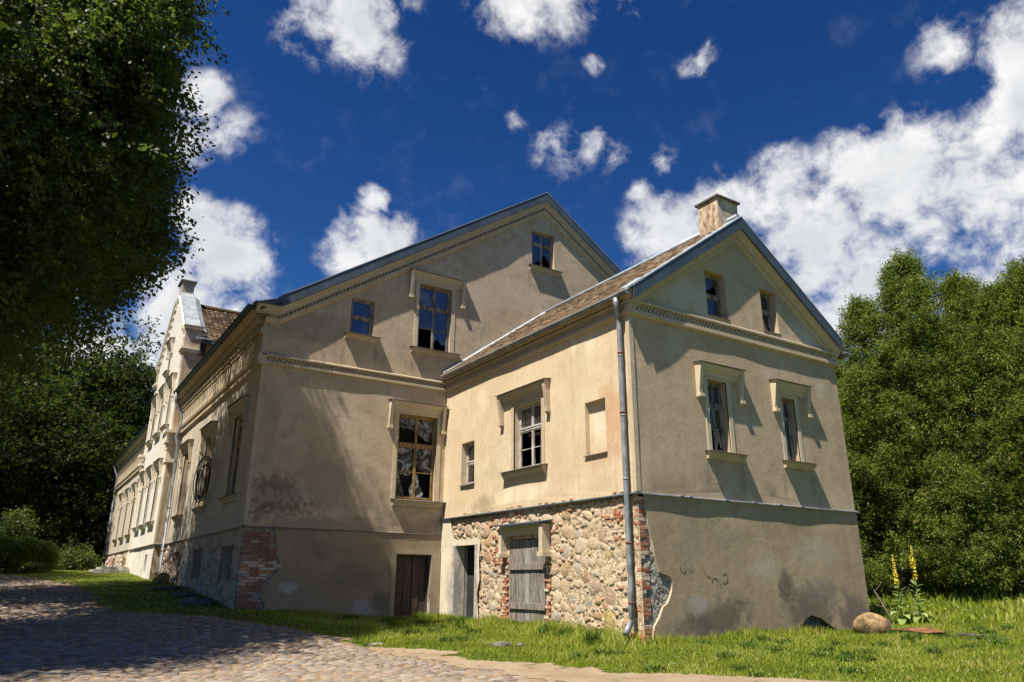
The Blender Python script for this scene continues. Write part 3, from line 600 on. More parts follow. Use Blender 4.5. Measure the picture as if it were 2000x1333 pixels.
# doorway: deep reveal, half open plank leaf
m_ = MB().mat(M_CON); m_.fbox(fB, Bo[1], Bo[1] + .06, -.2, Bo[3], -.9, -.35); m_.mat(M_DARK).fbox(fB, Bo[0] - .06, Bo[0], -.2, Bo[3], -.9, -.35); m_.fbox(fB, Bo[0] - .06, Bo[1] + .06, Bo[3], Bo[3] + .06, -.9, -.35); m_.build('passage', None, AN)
for i in range(3):
    m_ = MB().mat(simple('doorway_plank', (.24, .15, .06), .85, .4, 8, .4, stretch=(4, 4, .3)) if i == 0 else bpy.data.materials['doorway_plank'])
    u = 19.72 + i * .19; m_.fbox(fB, u, u + .17, -.1, 1.72 - .06 * i, -.45, -.41); m_.build('plank', None, AN)
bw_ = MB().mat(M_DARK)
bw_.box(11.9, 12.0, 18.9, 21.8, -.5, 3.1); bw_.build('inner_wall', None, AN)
# other walls, floors and roof
m_ = MB().mat(M_C)
m_.box(xR - .3, xR - .002, yC + .3, yA, -.6, 8.15); m_.build('wall', None, AN)
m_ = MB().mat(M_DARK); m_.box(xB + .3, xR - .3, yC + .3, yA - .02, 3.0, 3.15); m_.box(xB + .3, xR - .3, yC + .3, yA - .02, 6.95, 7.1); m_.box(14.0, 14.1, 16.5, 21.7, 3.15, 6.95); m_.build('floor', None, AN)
# annex stones and bricks -------------------------------------------------
rs = np.random.default_rng(21)
SV = [dome(rs.integers(6, 9), [(1.08, -.5), (1.0, .15), (.80, .70), (.42, .88)], .34, rs, .4) for _ in range(12)]
sme = [mesh_np('fieldstone', v, f_, M_STN, smooth_=(i_ % 3 > 0)) for i_, (v, f_) in enumerate(SV)]
def wallM(fr_name):   # local x->u, y->z, z->outward
    if fr_name == 'B': return np.array([[0, 0, -1], [1, 0, 0], [0, 1, 0]], float)
    if fr_name == 'D': return np.array([[0, 0, -1], [1, 0, 0], [0, 1, 0]], float)
    return np.array([[1, 0, 0], [0, 0, -1], [0, 1, 0]], float)
def okstone(u, z, r):
    if u - r < yC + .28 or z + r > 3.1 or z < -.15: return False
    if Bd[0] - .16 - r < u < Bd[1] + .16 + r and z < Bd[3] + .12 + r: return False
    if u > 19.3 - r and z < 2.5 + r: return False
    if u > 21.2 - r: return False
    if 17.85 < u < 18.65 and 1.45 < z < 2.65: return False
    return True
placed = [(13.6, .38, .25, .30, 'y', 0.), (15.15, 2.45, .27, .2, 's', .1), (15.25, 1.55, .24, .2, 's', .4), (14.3, .8, .17, .15, 'g', .8), (13.6, .95, .24, .22, 's', .3), (19.1, 1.57, .2, .15, 's', .9), (12.98, 1.95, .1, .2, 's', .92), (13.6, 1.85, .14, .12, 'y', .9)]
for R0, n in ((.235, 500), (.18, 1300), (.13, 2800), (.095, 4600), (.065, 7500)):
    for _ in range(n):
        u = rs.uniform(12.7, 21.2); z = rs.uniform(-.1, 3.05); a = R0 * rs.uniform(.85, 1.2); b = a * rs.uniform(.5, .95)
        if not okstone(u, z, max(a, b) * .8): continue
        if all(((u - p[0]) / (a + p[2])) ** 2 + ((z - p[1]) / (b + p[3])) ** 2 > .82 for p in placed): placed.append((u, z, a, b, 's', rs.random()))
placed.sort(key=lambda p: -p[2] * p[3]); MB3 = wallM('B')
small = []
for i, (u, z, a, b, k, q) in enumerate(placed):
    pr = rs.uniform(.03, .06); p = np.array(fB(u, z, -.035)); rr = rs.uniform(-.5, .5) if k == 's' else 0
    if i < 230:
        o = link('stone', sme[i % 12] if k == 's' else None or (sme[i % 12]), AN, False, p)
        o.matrix_local = Matrix.Translation(Vector(p) - world_off(AN)) @ (Matrix(MB3.tolist()) @ Matrix.Rotation(rr, 3, 'Z') @ Matrix.Diagonal((a, b, pr))).to_4x4()
        if k != 's': o.data = sme[i % 12].copy(); o.data.materials.clear(); o.data.materials.append(M_STNY if k == 'y' else M_STNG); o['label'] = 'ochre rounded fieldstone' if k == 'y' else 'grey split fieldstone'
    else: small.append((p, MB3 @ rot3(0, 0, rr) @ np.diag((a, b, pr * .8)), q))
for _ in range(900):   # chips packed in the joints
    u = rs.uniform(12.75, 21.2); z = rs.uniform(-.1, 3.08); r = rs.uniform(.018, .045)
    if okstone(u, z, r) and all(((u - p[0]) / (r + p[2])) ** 2 + ((z - p[1]) / (r + p[3])) ** 2 > .75 for p in placed): small.append((np.array(fB(u, z, -.03)), MB3 @ rot3(0, 0, rs.uniform(0, 3)) @ np.diag((r * 1.5, r, rs.uniform(.03, .06))), rs.random()))
scatter(small, 'small_stones', M_STNA, [dome(7, [(1.0, -.5), (.95, .2), (.6, .8)], .22, rs) for _ in range(6)], AN, kind='stuff')
# quoin bricks at the bare corner, wrapping both faces
z = -.08; i = 0
while z < 3.08:
    h = .078; L = .25 if i % 2 else .13; Lb = .13 if i % 2 else .25
    if rw.random() < .9: brick(AN, (xB + L / 2 + .012 + rw.uniform(-.006, .02), yC + Lb / 2 + .012, z + h / 2), (L, Lb, h)); 
    if i % 2 == 0 and z < 2.2 and rw.random() < .6: brick(AN, (xB + .2, yC + .08, z + h / 2), (.11, .12, h))
    if i % 2 == 0: brick(AN, (xB + .07, yC + .34 + rw.uniform(-.02, .05), z + h / 2), (.12, .14 + rw.uniform(0, .08), h * .95))
    z += h + .013; i += 1
# brick patches left and right of the boarded door, and over it
for (ua, ub, za, zb, p) in ((17.86, 18.12, .3, 2.6, .9), (18.1, 18.6, 1.5, 2.55, .75), (15.86, 16.06, .3, 2.3, .7), (15.3, 15.9, 2.0, 2.9, .25), (13.0, 13.5, 2.2, 2.8, .45), (12.75, 13.3, 2.85, 3.08, .4), (13.9, 15.0, 2.9, 3.08, .25), (12.75, 13.1, .4, 1.6, .3), (16.9, 19.0, 2.82, 3.08, .35), (19.3, 19.42, .5, 2.2, .35)):
    z = za; i = 0
    while z < zb:
        u = ua + (.09 if i % 2 else 0)
        while u < ub:
            L = rw.choice((.12, .2)); 
            if rw.random() < p: brick(AN, (xB + .015 + rw.uniform(-.012, .015), u + L / 2, z), (.07, L - .015, .066))
            u += L
        z += .082; i += 1
u = yC + .5
while u < 20.6:    # ragged course just over the flashing where the plaster edge broke off
    L = rw.uniform(.12, .25)
    if rw.random() < .55: brick(AN, (xB - .004, u, 3.235 + rw.uniform(-.015, .02)), (.03, L, .04))
    u += L + rw.uniform(.02, .3)
u = Bd[0] + .05
while u < Bd[1] - .05: brick(AN, (xB + .06, u + .035, Bd[3] - .03), (.12, .06, .09)); u += .075
# backing rubble seen where the front plaster fell
wall('rubble_backing', fC, [(xB + .01, -.6), (12.5, -.6), (12.5, 3.1), (xB + .01, 3.1)], [], M_MORG, AN, 3.0, step=.06, o=-.06, amp=1.8, jit=.015)
gs = []
for _ in range(170):
    u = rs.uniform(11.75, 12.42); z = rs.uniform(-.1, 2.0); r = rs.uniform(.03, .085)
    if pip(u, z, cp): gs.append((np.array(fC(u, z, -.06)), wallM('C') @ rot3(0, 0, rs.uniform(0, 3)) @ np.diag((r * 1.3, r * .8, .03)), rs.random()))
M_STNB = rndmat('grey_rubble', [(0, (.22, .2, .175)), (.6, (.33, .30, .26)), (1, (.42, .37, .3))], True, .95, 12, (.15, .13, .11), .5)
scatter(gs, 'grey_rubble', M_STNB, SV, AN, kind='stuff')
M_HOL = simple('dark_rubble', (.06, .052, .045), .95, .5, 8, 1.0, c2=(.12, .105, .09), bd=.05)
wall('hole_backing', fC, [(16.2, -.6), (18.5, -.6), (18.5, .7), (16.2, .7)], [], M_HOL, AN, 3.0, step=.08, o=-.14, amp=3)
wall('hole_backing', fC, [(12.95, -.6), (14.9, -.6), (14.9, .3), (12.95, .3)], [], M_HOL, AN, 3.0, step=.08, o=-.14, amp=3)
gs = []
for _ in range(60):
    u = rs.uniform(16.5, 18.3); z = rs.uniform(-.1, .4); r = rs.uniform(.04, .1)
    if pip(u, z, h1): gs.append((np.array(fC(u, z, -.13)), wallM('C') @ rot3(0, 0, rs.uniform(0, 3)) @ np.diag((r * 1.2, r, .06)), rs.random()))
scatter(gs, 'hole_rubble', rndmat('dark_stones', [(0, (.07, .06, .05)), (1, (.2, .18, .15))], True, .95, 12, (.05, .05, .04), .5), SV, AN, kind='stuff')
# ledges
def ledge(parent, fr, u0, u1, z, prot, mat=M_ZIND):
    mb = MB().mat(mat); mb.prof(fr, u0, u1, [(-.03, z + .04), (prot, z + .005), (prot, z - .02), (prot - .01, z - .02), (prot - .01, z - .003), (-.03, z + .026)]); return mb.build('ledge_flashing', None, parent)
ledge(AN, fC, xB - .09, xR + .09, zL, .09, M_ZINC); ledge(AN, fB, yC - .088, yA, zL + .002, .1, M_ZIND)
mb = MB().mat(M_ZLT)
for u in (12.75, 13.05, 14.3, 15.35, 16.35, 17.25): mb.fbox(fC, u, u + .12, zL + .012, zL + .03, -.0, .096)
mb.build('flashing_clips', None, AN, kind='stuff')
string_course(AN, fC, xB - .1, xR + .1, zS, zS + .46, M_TR); string_course(AN, fB, yC - .095, yA, zS + .002, zS + .40, M_TR, .115)
mb = MB().mat(M_TR); mb.fbox(fC, xB - .03, xB + .1, zL + .05, zS, -.02, .02); mb.fbox(fB, yC - .019, yC + .1, zL + .05, zS, -.02, .028); mb.build('corner_strip', None, AN)
mb = MB().mat(M_TR); mb.prof(fB, yC - .2, yA, [(-.03, 7.86), (.12, 7.88), (.16, 7.95), (.3, 7.98), (.32, 8.04), (-.03, 8.12)]); mb.build('eaves_cornice', None, AN)
# raking cornice and verge flashing of the front gable
OV = .3
for sgn in (-1, 1):
    ue = xB - .06 if sgn < 0 else xR + .06; ze = APZ - SL * abs(ue - APX)
    p0, p1 = ((ue, ze), (APX, APZ)) if sgn < 0 else ((APX, APZ), (ue, ze))
    mb = MB().mat(M_TR)
    mb.rake(fC, p0, p1, [(-.03, .02), (OV - .06, .02), (OV - .1, -.06), (.12, -.13), (.1, -.2), (-.03, -.2)]); mb.rake(fC, p0, p1, [(-.03, -.21), (.07, -.21), (.06, -.3), (.03, -.34), (-.03, -.34)])
    mb.build('raking_cornice', None, AN)
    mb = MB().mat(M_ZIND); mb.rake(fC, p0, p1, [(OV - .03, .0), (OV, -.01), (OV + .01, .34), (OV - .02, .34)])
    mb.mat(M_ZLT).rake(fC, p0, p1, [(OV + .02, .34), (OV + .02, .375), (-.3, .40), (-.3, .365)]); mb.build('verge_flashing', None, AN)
zr = lambda x: APZ + .36 - SL * abs(x - APX)
XE0 = 11.26
mb = MB().mat(M_TILE)
mb.hexa([(XE0, yC - .1, zr(XE0) - .12), (APX, yC - .1, zr(APX) - .12), (APX, yA, zr(APX) - .12), (XE0, yA, zr(XE0) - .12), (XE0, yC - .1, zr(XE0) - .07), (APX, yC - .1, zr(APX) - .07), (APX, yA, zr(APX) - .07), (XE0, yA, zr(XE0) - .07)])
XE1 = 20.3
mb.hexa([(APX, yC - .1, zr(APX) - .12), (XE1, yC - .1, zr(XE1) - .12), (XE1, yA, zr(XE1) - .12), (APX, yA, zr(APX) - .12), (APX, yC - .1, zr(APX) - .03), (XE1, yC - .1, zr(XE1) - .03), (XE1, yA, zr(XE1) - .03), (APX, yA, zr(APX) - .03)])
mb.build('roof', None, AN)
def tile_template():
    V = []; F = []
    prof = [(-.5, .0), (-.3, .12), (-.05, .28), (.2, .14), (.5, .02)]
    for yy, dz in ((0, .25), (1, 0.0)):
        for a, b in prof: V.append((a, yy, b + dz))
    for a, b in prof: V.append((a, 0, b - .25))
    for k in range(4): F += [(k, k + 1, k + 6), (k, k + 6, k + 5), (k + 1, k, k + 10), (k + 1, k + 10, k + 11)]
    return np.array(V, float), np.array(F)
TV, TF = tile_template(); tme = mesh_np('roof_tile', TV, TF, M_TILE, smooth_=False)
def tile_roof(parent, org, along, up, n_al, n_up, wa, hu, budget, th=.11):
    """org = lower corner, along = unit along the eave, up = unit up the slope"""
    org, along, up = map(Vector, (org, along, up)); nrm = along.cross(up).normalized()
    if nrm.z < 0: nrm = -nrm
    rest = []; cand = []
    for j in range(n_up):
        for i in range(n_al):
            p = org + along * ((i + .5) * wa + rw.uniform(-.006, .006)) + up * (j * hu + rw.uniform(-.008, .008)); cand.append((p, rw.random()))
    cand.sort(key=lambda c: c[0].length)
    for n, (p, q) in enumerate(cand):
        m3 = Matrix((along * wa * 1.02, up * hu * 1.08, nrm * th * rw.uniform(.7, 1.3))).transposed() @ Matrix.Rotation(rw.uniform(-.02, .02), 3, 'Z')
        if n < budget:
            o = link('roof_tile', tme, parent, False); o.matrix_local = Matrix.Translation(p - world_off(parent)) @ m3.to_4x4()
        else: rest.append((np.array(p), np.array(m3), q))
    if rest: scatter(rest, 'roof_tiles', M_TILEA, [(TV, TF)], parent, smooth_=False, kind='stuff')
upL = Vector((1, 0, SL)).normalized(); L_ = (APX - XE0) / upL.x
tile_roof(AN, (XE0 - .03, yC - .05, zr(XE0) - .05), (0, 1, 0), upL, int(9.4 / .235), int(L_ / .31), .235, .31, 280, .17)
mb = MB().mat(M_ZLT)
mb.tube([(APX, yC - .2, zr(APX) + .05), (APX, yA + .1, zr(APX) + .05)], .09, 8)
mb.build('ridge_capping', None, AN)
mb = MB().mat(M_ZLT); mb.hexa([(XE0, yA - .18, zr(XE0) + .03), (APX, yA - .18, zr(APX) + .03), (APX, yA - .03, zr(APX) + .03), (XE0, yA - .03, zr(XE0) + .03), (XE0, yA - .18, zr(XE0) + .07), (APX, yA - .18, zr(APX) + .07), (APX, yA - .03, zr(APX) + .14), (XE0, yA - .03, zr(XE0) + .14)]); mb.build('abutment_flashing', None, AN)
# verge end plate (grey) and gutter
mb = MB().mat(M_ZLT); mb.hexa([(XE0 - .05, yC - .3, zr(XE0) - .06), (XE0 + .5, yC - .3, zr(XE0 + .5) - .02), (XE0 + .5, yC - .02, zr(XE0 + .5) + .01), (XE0 - .05, yC - .02, zr(XE0) - .03), (XE0 - .05, yC - .3, zr(XE0)), (XE0 + .5, yC - .3, zr(XE0 + .5) + .05), (XE0 + .5, yC - .02, zr(XE0 + .5) + .08), (XE0 - .05, yC - .02, zr(XE0) + .04)]); mb.build('verge_end_plate', None, AN)
def gutter(parent, x, y0, y1, z, r=.085, mat=None):
    mb = MB().mat(mat or M_ZINC); n = 10
    a = [(x + r * math.cos(math.pi + k * math.pi / n), z + r * math.sin(math.pi + k * math.pi / n)) for k in range(n + 1)]
    b = [(x + (r - .008) * math.cos(math.pi + k * math.pi / n), z + (r - .008) * math.sin(math.pi + k * math.pi / n)) for k in range(n + 1)][::-1]
    ring = a + b; mb.prism([(p, y0, q) for p, q in ring], [(p, y1, q) for p, q in ring])
    mb.tube([(x - r, y0, z), (x - r, y1, z)], .012, 6); mb.prism([(p, y0 - .004, q) for p, q in a], [(p, y0 + .004, q) for p, q in a])
    return mb.build('gutter', None, parent)
gt = gutter(AN, 11.2, yC - .28, yA - .1, 7.95, .07)
for k in range(9): 
    m_ = MB().mat(M_LEAD); y_ = yC + .4 + k * 1.08; m_.tube([(11.2 + .082 * math.cos(a), y_, 7.95 + .082 * math.sin(a)) for a in np.linspace(math.pi, 2 * math.pi, 7)], .01, 5); m_.build('gutter_bracket', None, gt)
gutter(AN, 20.2, yC - .28, yA - .1, 7.93)
px_, py_ = xB - .13, yC + .22
dp = pipe(AN, [(11.2, py_ - .1, 7.88), (11.2, py_ - .1, 7.74), (11.21, py_ - .1, 7.64), (px_ - .02, py_, 7.45), (px_, py_, 7.3), (px_, py_, 1.62), (px_ - .012, py_, 1.52), (px_ + .012, py_ , 1.38), (px_, py_, 1.2), (px_, py_, .52), (px_ - .03, py_ - .01, .42), (px_ - .17, py_ - .03, .28), (px_ - .25, py_ - .05, .18)], [.075, .072, .062, .062, .062, .062, .056, .05, .062, .062, .062, .062, .064], [(px_, py_, z_) for z_ in (6.52, 5.05, 2.08, .82)])
mb = MB().mat(M_ZINC)
for z_ in (6.45, 4.98, 3.5): mb.tube([(px_, py_, z_ - .02), (px_, py_, z_ + .02)], .068, 14)
mb.build('pipe_joint', None, dp)
# chimney
CH = MB().mat(simple('chimney_plaster', (.44, .35, .25), .95, .3, 3, .5, c2=(.5, .42, .31)))
cx0, cx1, cy0, cy1 = 15.3, 16.16, 12.62, 13.37
CH.box(cx0, cx1, cy0, cy1, 10.2, 11.98)
CH.mat(M_DARK if 0 else simple('chimney_cap', (.10, .085, .07), .9, .3, 6, .4)).box(cx0 - .07, cx1 + .07, cy0 - .07, cy1 + .07, 11.98, 12.04); CH.hexa([(cx0 - .07, cy0 - .07, 12.04), (cx1 + .07, cy0 - .07, 12.04), (cx1 + .07, cy1 + .07, 12.04), (cx0 - .07, cy1 + .07, 12.04), (cx0 + .2, cy0 + .2, 12.16), (cx1 - .2, cy0 + .2, 12.16), (cx1 - .2, cy1 - .2, 12.16), (cx0 + .2, cy1 - .2, 12.16)])
ch = CH.build('chimney', None, AN)
m_ = MB().mat(simple('rust_stained_brickwork', (.42, .22, .12), .95, .5, 9, .7, stretch=(1, 1, .4), c2=(.50, .40, .28))); m_.box(cx0 - .012, cx0, cy0 + .0, cy1, 10.3, 11.97); m_.build('stained_face', None, ch)
# annex windows
window(AN, fC, *W1, .2, M_WFR, cols=2, trans=.66, low=2, top=1, missing=(0,), broken=(2,)); hood(AN, fC, 13.62, 15.38, 6.62, 5.68, W1); sill(AN, fC, 13.78, 15.22, 4.36)
window(AN, fC, *W2, .2, M_WFR, cols=2, trans=.68, low=2, top=1, broken=(1,)); hood(AN, fC, 16.55, 18.2, 6.58, 5.66, W2); sill(AN, fC, 16.75, 18.08, 4.38)
window(AN, fC, *G1, .24, M_WFR, cols=1, trans=.5, low=1, top=1, broken=(1,), glass=M_GL); window(AN, fC, *G2, .24, M_WFR, cols=1, trans=.55, low=1, top=1, glass=M_GLC)
for g in (G1, G2): m_ = MB().mat(M_LEAD); m_.prof(fC, g[0] - .02, g[1] + .06, [(-.24, g[2] + .03), (.05, g[2] - .01), (.05, g[2] - .025), (-.24, g[2] + .015)]); m_.build('window_sill', None, AN)
window(AN, fB, *Bw, .2, M_WFW, cols=2, trans=.62, low=2, top=1, missing=(0, 1, 2, 3)); hood(AN, fB, 15.74, 18.32, 6.58, 5.63, Bw, mat=M_TR); sill(AN, fB, 15.93, 18.1, 4.26, h=.26)
window(AN, fB, *Bs, .22, M_WFW, cols=1, trans=.52, low=1, top=1, glass=M_GLC)
m_ = MB().mat(M_WFW)
for u in (16.55, 16.95, 17.3): m_.fbox(fB, u, u + .05, 4.3, 6.0, -.55, -.5)
m_.fbox(fB, 16.2, 17.6, 5.3, 5.36, -.55, -.5); m_.build('inner_casement', None, AN)
for g in (Bs, Bb): m_ = MB().mat(M_LEAD); m_.prof(fB, g[0] - .03, g[1] + .03, [(-.15, g[2] + .035), (.06, g[2] - .01), (.06, g[2] - .035), (-.15, g[2] + .01)]); m_.build('window_sill', None, AN)
# boarded door with hood
dr = MB().mat(M_DOOR); z0, z1 = .2, 2.33
dr.fbox(fB, Bd[0] + .02, Bd[0] + .1, z0, z1, -.06, -.0); dr.fbox(fB, Bd[1] - .1, Bd[1] - .02, z0 + .05, z1, -.06, -.0)
door = dr.build('door', None, AN, label='weathered grey plank door with two battens')
u = Bd[0] + .1; i = 0
wd = [.17, .13, .2, .14, .18, .12, .19, .16, .2]
sc_ = (Bd[1] - Bd[0] - .2) / sum(wd)
for i, w_ in enumerate(wd):
    w_ *= sc_; m_ = MB().mat(M_DOORL if i == 4 else M_DOOR); j = rw.uniform(-.03, .03); m_.fbox(fB, u + .005, u + w_ - .005, z0 + rw.uniform(0, .03), z1 + j, -.045 + rw.uniform(0, .008), .0 + rw.uniform(0, .01)); m_.build('board', None, door, bevel=.003); u += w_
for zc_ in (.62, 1.62): m_ = MB().mat(M_DOOR); m_.fbox(fB, Bd[0] + .0, Bd[1] - .04, zc_ - .08, zc_ + .08, .012, .055); m_.build('batten', None, door, bevel=.006)
m_ = MB().mat(M_TRC); P_ = .42; z_ = 2.74
m_.fbox(fB, 15.86, 16.02, 1.98, z_ - .06, -.05, .26); m_.fbox(fB, 17.95, 18.1, 1.98, z_ - .06, -.05, .2); m_.fbox(fB, 15.8, 16.05, 1.86, 1.98, -.05, .3); m_.fbox(fB, 17.92, 18.13, 1.88, 1.98, -.05, .26)
m_.fbox(fB, 16.02, 17.95, z_ - .3, z_ - .06, -.05, .04); m_.mat(M_ZIND).prof(fB, 15.74, 18.3, [(-.03, z_ + .06), (P_ - .1, z_), (P_ - .1, z_ - .03), (-.03, z_ + .02)])
m_.mat(M_WFW).prof(fB, 16.02, 17.95, [(-.03, z_ - .06), (P_ - .16, z_ - .06), (P_ - .16, z_ - .02), (-.03, z_ + .01)]); m_.build('door_hood', None, AN)
# graffiti scratched in dark strokes on the front plinth
gp = [[(12.67, 1.62), (12.66, 1.53), (12.74, 1.46), (12.82, 1.48), (12.84, 1.56)], [(12.9, 1.56), (12.93, 1.46)], [(12.99, 1.56), (13.0, 1.46)], [(13.06, 1.57), (13.08, 1.47)],
      [(13.37, 1.64), (13.43, 1.5), (13.5, 1.40), (13.47, 1.5)], [(13.5, 1.4), (13.62, 1.36), (13.66, 1.25), (13.7, 1.36), (13.85, 1.33), (13.95, 1.2)], [(13.78, 1.44), (13.86, 1.14)], [(13.9, 1.38), (13.99, 1.12)], [(14.06, 1.42), (14.14, 1.47), (14.22, 1.4), (14.2, 1.28), (14.1, 1.22), (14.03, 1.26)]]
m_ = MB().mat(simple('charcoal_scrawl', (.10, .085, .07), .9, .3, 20, 0))
for ln in gp: m_.tube([fC(u, z, .026 + wob(u, z, 1.1)) for u, z in ln], .0035, 4)
m_.build('graffiti', None, AN)
# ================================================================== THE MANOR HOUSE
MH = thing('manor_house', (15, 40, .5), 'long plastered manor house with wide gable end, stepped central gable and torn plastic windows', 'building')
AXm, AZm, SM = 15.7, 16.12, .668
XRm = 26.2
zt = lambda u: AZm - SM * abs(u - AXm)
A1, A2, A3, A4, A5 = (7.8, 8.62, 8.98, 10.24), (10.25, 11.55, 8.9, 11.31), (15.1, 16.2, 13.25, 14.77), (9.72, 11.15, 3.74, 6.52), (9.88, 11.1, .0, 2.03)
ap = [(5.19, 2.6), (6.0, 2.6), (6.1, 2.45), (6.12, 2.2), (6.17, 2.1), (6.11, 1.98), (6.22, 1.8), (6.32, 1.62), (6.21, 1.47), (6.03, 1.32), (5.97, 1.15), (5.87, 1.03), (5.82, .81), (5.96, .6), (5.9, .1), (5.19, .1)]
outA = [(xD, zM), (xB + .4, zM), (xB + .4, 7.7), (XRm, 7.7), (XRm, zt(XRm)), (AXm, AZm), (xD + .35, zt(xD + .35)), (xD, zt(xD + .35))]
wall('wall', fA, outA, [rect(*A1), rect(*A2), rect(*A3), rect(*A4)], M_A, MH, .9)
wall('plinth', fA, [(5.9, -.6), (xB + .4, -.6), (xB + .4, zM), (6.0, zM)] + ap[2:-1], [rect(*A5)], M_AB, MH, 2.4, o=.025)
wall('brick_backing', fA, [(xD + .02, -.2), (6.5, -.2), (6.5, zM), (xD + .02, zM)], [], M_MORG, MH, 1.0, step=.1, o=-.03, amp=1.5)
mb = MB().mat(M_MORG); mb.box(xD - .012, xD + .3, yA + .012, yA + .3, -.2, 2.66); mb.build('corner_mortar', None, MH)
z = .32; i = 0
while z < 2.6:
    u = xD - .025 + (.07 if i % 2 else 0)
    while u < 6.3:
        L = .225
        if u < xD + .05 or pip(u + L / 2, z, ap) and pip(max(u + L * .85, xD + .05), z, ap):
            b_ = brick(MH, fA(u + L / 2, z, -.03 + rw.uniform(-.012, .014)), (L, .09, .068), BMD if (z > 1.75 or z < .9) or rw.random() < .3 else BM_)
        u += L + .014
    z += .082; i += 1
string_course(MH, fA, xD - .1, xB + .02, zS, zS + .36, M_TR); ledge(MH, fA, xD - .06, xB - .0, zM, .06, M_LEAD)
# raking cornice with the level kneeler at the left corner
kn = xD + .3; zk = zt(kn)
prf = [(-.03, .06), (.24, .04), (.22, -.02), (.16, -.1), (.12, -.16), (.12, -.22), (-.03, -.22)]; prf2 = [(-.03, -.33), (.12, -.33), (.11, -.42), (.05, -.5), (-.03, -.52)]
mb = MB().mat(M_TR)
mb.rake(fA, (kn, zk), (AXm, AZm), prf); mb.rake(fA, (kn, zk), (AXm, AZm), prf2); mb.rake(fA, (AXm, AZm), (XRm, zt(XRm)), prf); mb.rake(fA, (AXm, AZm), (XRm, zt(XRm)), prf2)
mb.rake(fA, (xD - .42, zk), (kn, zk), prf); mb.rake(fA, (xD - .12, zk), (kn, zk), prf2); mb.fbox(fA, xD + .0, xD + .32, zk - .55, zk, -.2, .02)
mb.mat(M_LEAD).rake(fA, (xD - .5, zk + .07), (kn, zk + .07), [(-.2, .06), (.27, .0), (.27, -.02), (-.2, .03)]); mb.build('raking_cornice', None, MH)
dentils(MH, fA, kn, AXm, zk - .325, zk - .225, -.03, .075, .12, M_TR, 1, slope=lambda u: SM * (u - kn)); dentils(MH, fA, AXm, XRm, AZm - .325, AZm - .225, -.03, .075, .12, M_TR, 1, slope=lambda u: -SM * (u - AXm))
mb = MB().mat(M_ZIND); a_ = (xD + .28, zt(xD + .28) + .05)
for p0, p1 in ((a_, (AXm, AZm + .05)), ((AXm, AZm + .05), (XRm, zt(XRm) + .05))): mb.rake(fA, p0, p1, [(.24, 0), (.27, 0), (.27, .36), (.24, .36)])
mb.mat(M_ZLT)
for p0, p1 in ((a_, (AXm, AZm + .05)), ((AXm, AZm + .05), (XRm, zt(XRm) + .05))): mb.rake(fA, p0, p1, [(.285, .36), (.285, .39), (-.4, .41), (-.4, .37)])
mb.build('verge_flashing', None, MH)
mb = MB().mat(M_ZIND); mb.prism([fA(5.15, zk + .1, .2), fA(5.45, zk + .42, .22), fA(5.5, zk + .15, .22)], [fA(5.2, zk + .1, -.2), fA(5.45, zk + .38, -.2), fA(5.5, zk + .15, -.2)]); mb.build('crumpled_flashing', None, MH)
mb = MB().mat(M_TILE)
for x0, x1, x2 in ((xD - .3, AXm, 0), (AXm, XRm + .3, 0)):
    zz = lambda x: AZm + .38 - SM * abs(x - AXm)
    for y0, y1 in ((yA - .2, 63.),): mb.hexa([(x0, y0, zz(x0) - .14), (x1, y0, zz(x1) - .14), (x1, y1, zz(x1) - .14), (x0, y1, zz(x0) - .14), (x0, y0, zz(x0) - .02), (x1, y0, zz(x1) - .02), (x1, y1, zz(x1) - .02), (x0, y1, zz(x0) - .02)])
mb.build('roof', None, MH)
mb = MB().mat(M_DARK); mb.box(xD + .6, XRm - .3, yA + .3, 62, 2.5, 2.65); mb.box(xD + .6, XRm - .3, yA + .3, 62, 8.0, 8.15); mb.box(xD + .6, XRm - .3, yA + 5, yA + 5.1, 2.65, 8.0); mb.build('floor', None, MH)
mb = MB().mat(M_D); mb.box(XRm - .3, XRm, yA + .02, 62.5, -.6, 9.2); mb.build('wall', None, MH)
wall('wall', lambda u, z, o=0: (u, 62.5 + o, z), [(xD, -.6), (XRm, -.6), (XRm, zt(XRm)), (AXm, AZm), (xD, zt(xD))], [], M_D, MH, 2.0, step=3)
# gable windows
window(MH, fA, *A1, .16, M_WFR, cols=1, trans=.5, low=1, top=1, glass=M_GLC); sill(MH, fA, 7.58, 8.86, 8.96)
window(MH, fA, *A2, .16, M_WFR, cols=2, trans=.66, low=2, top=1, missing=(0,), broken=(2,)); hood(MH, fA, 9.8, 12.08, 11.72, 10.64, A2); sill(MH, fA, 9.97, 11.93, 8.9, prot=.17)
window(MH, fA, *A3, .16, M_WFR, cols=2, trans=.66, low=1, top=1, broken=(0, 1)); sill(MH, fA, 14.92, 16.52, 13.2, prot=.17)
w_, cells = window(MH, fA, *A4, .16, M_WFO, cols=2, trans=.64, low=2, top=1, missing=tuple(range(6)), label='ochre casement patched with torn plastic film')
hood(MH, fA, 9.3, xB - .03, 6.93, 5.95, A4); sill(MH, fA, 9.57, xB - .01, 3.72)
film_piece('plastic_sheet', fA, [(9.8, 6.42), (11.08, 6.42), (11.08, 5.72), (10.85, 5.7), (10.5, 5.95), (10.2, 6.1), (9.98, 5.98), (9.8, 6.25)], -.18, w_, 0)
film_piece('plastic_sheet', fA, [(9.8, 5.5), (10.4, 5.48), (10.4, 4.62), (10.2, 4.5), (10.02, 4.55), (9.8, 4.35)], -.18, w_, 2)
film_piece('plastic_sheet', fA, [(10.48, 5.46), (11.06, 5.5), (11.06, 4.72), (10.9, 4.66), (10.6, 4.72), (10.48, 4.9)], -.18, w_, 4)
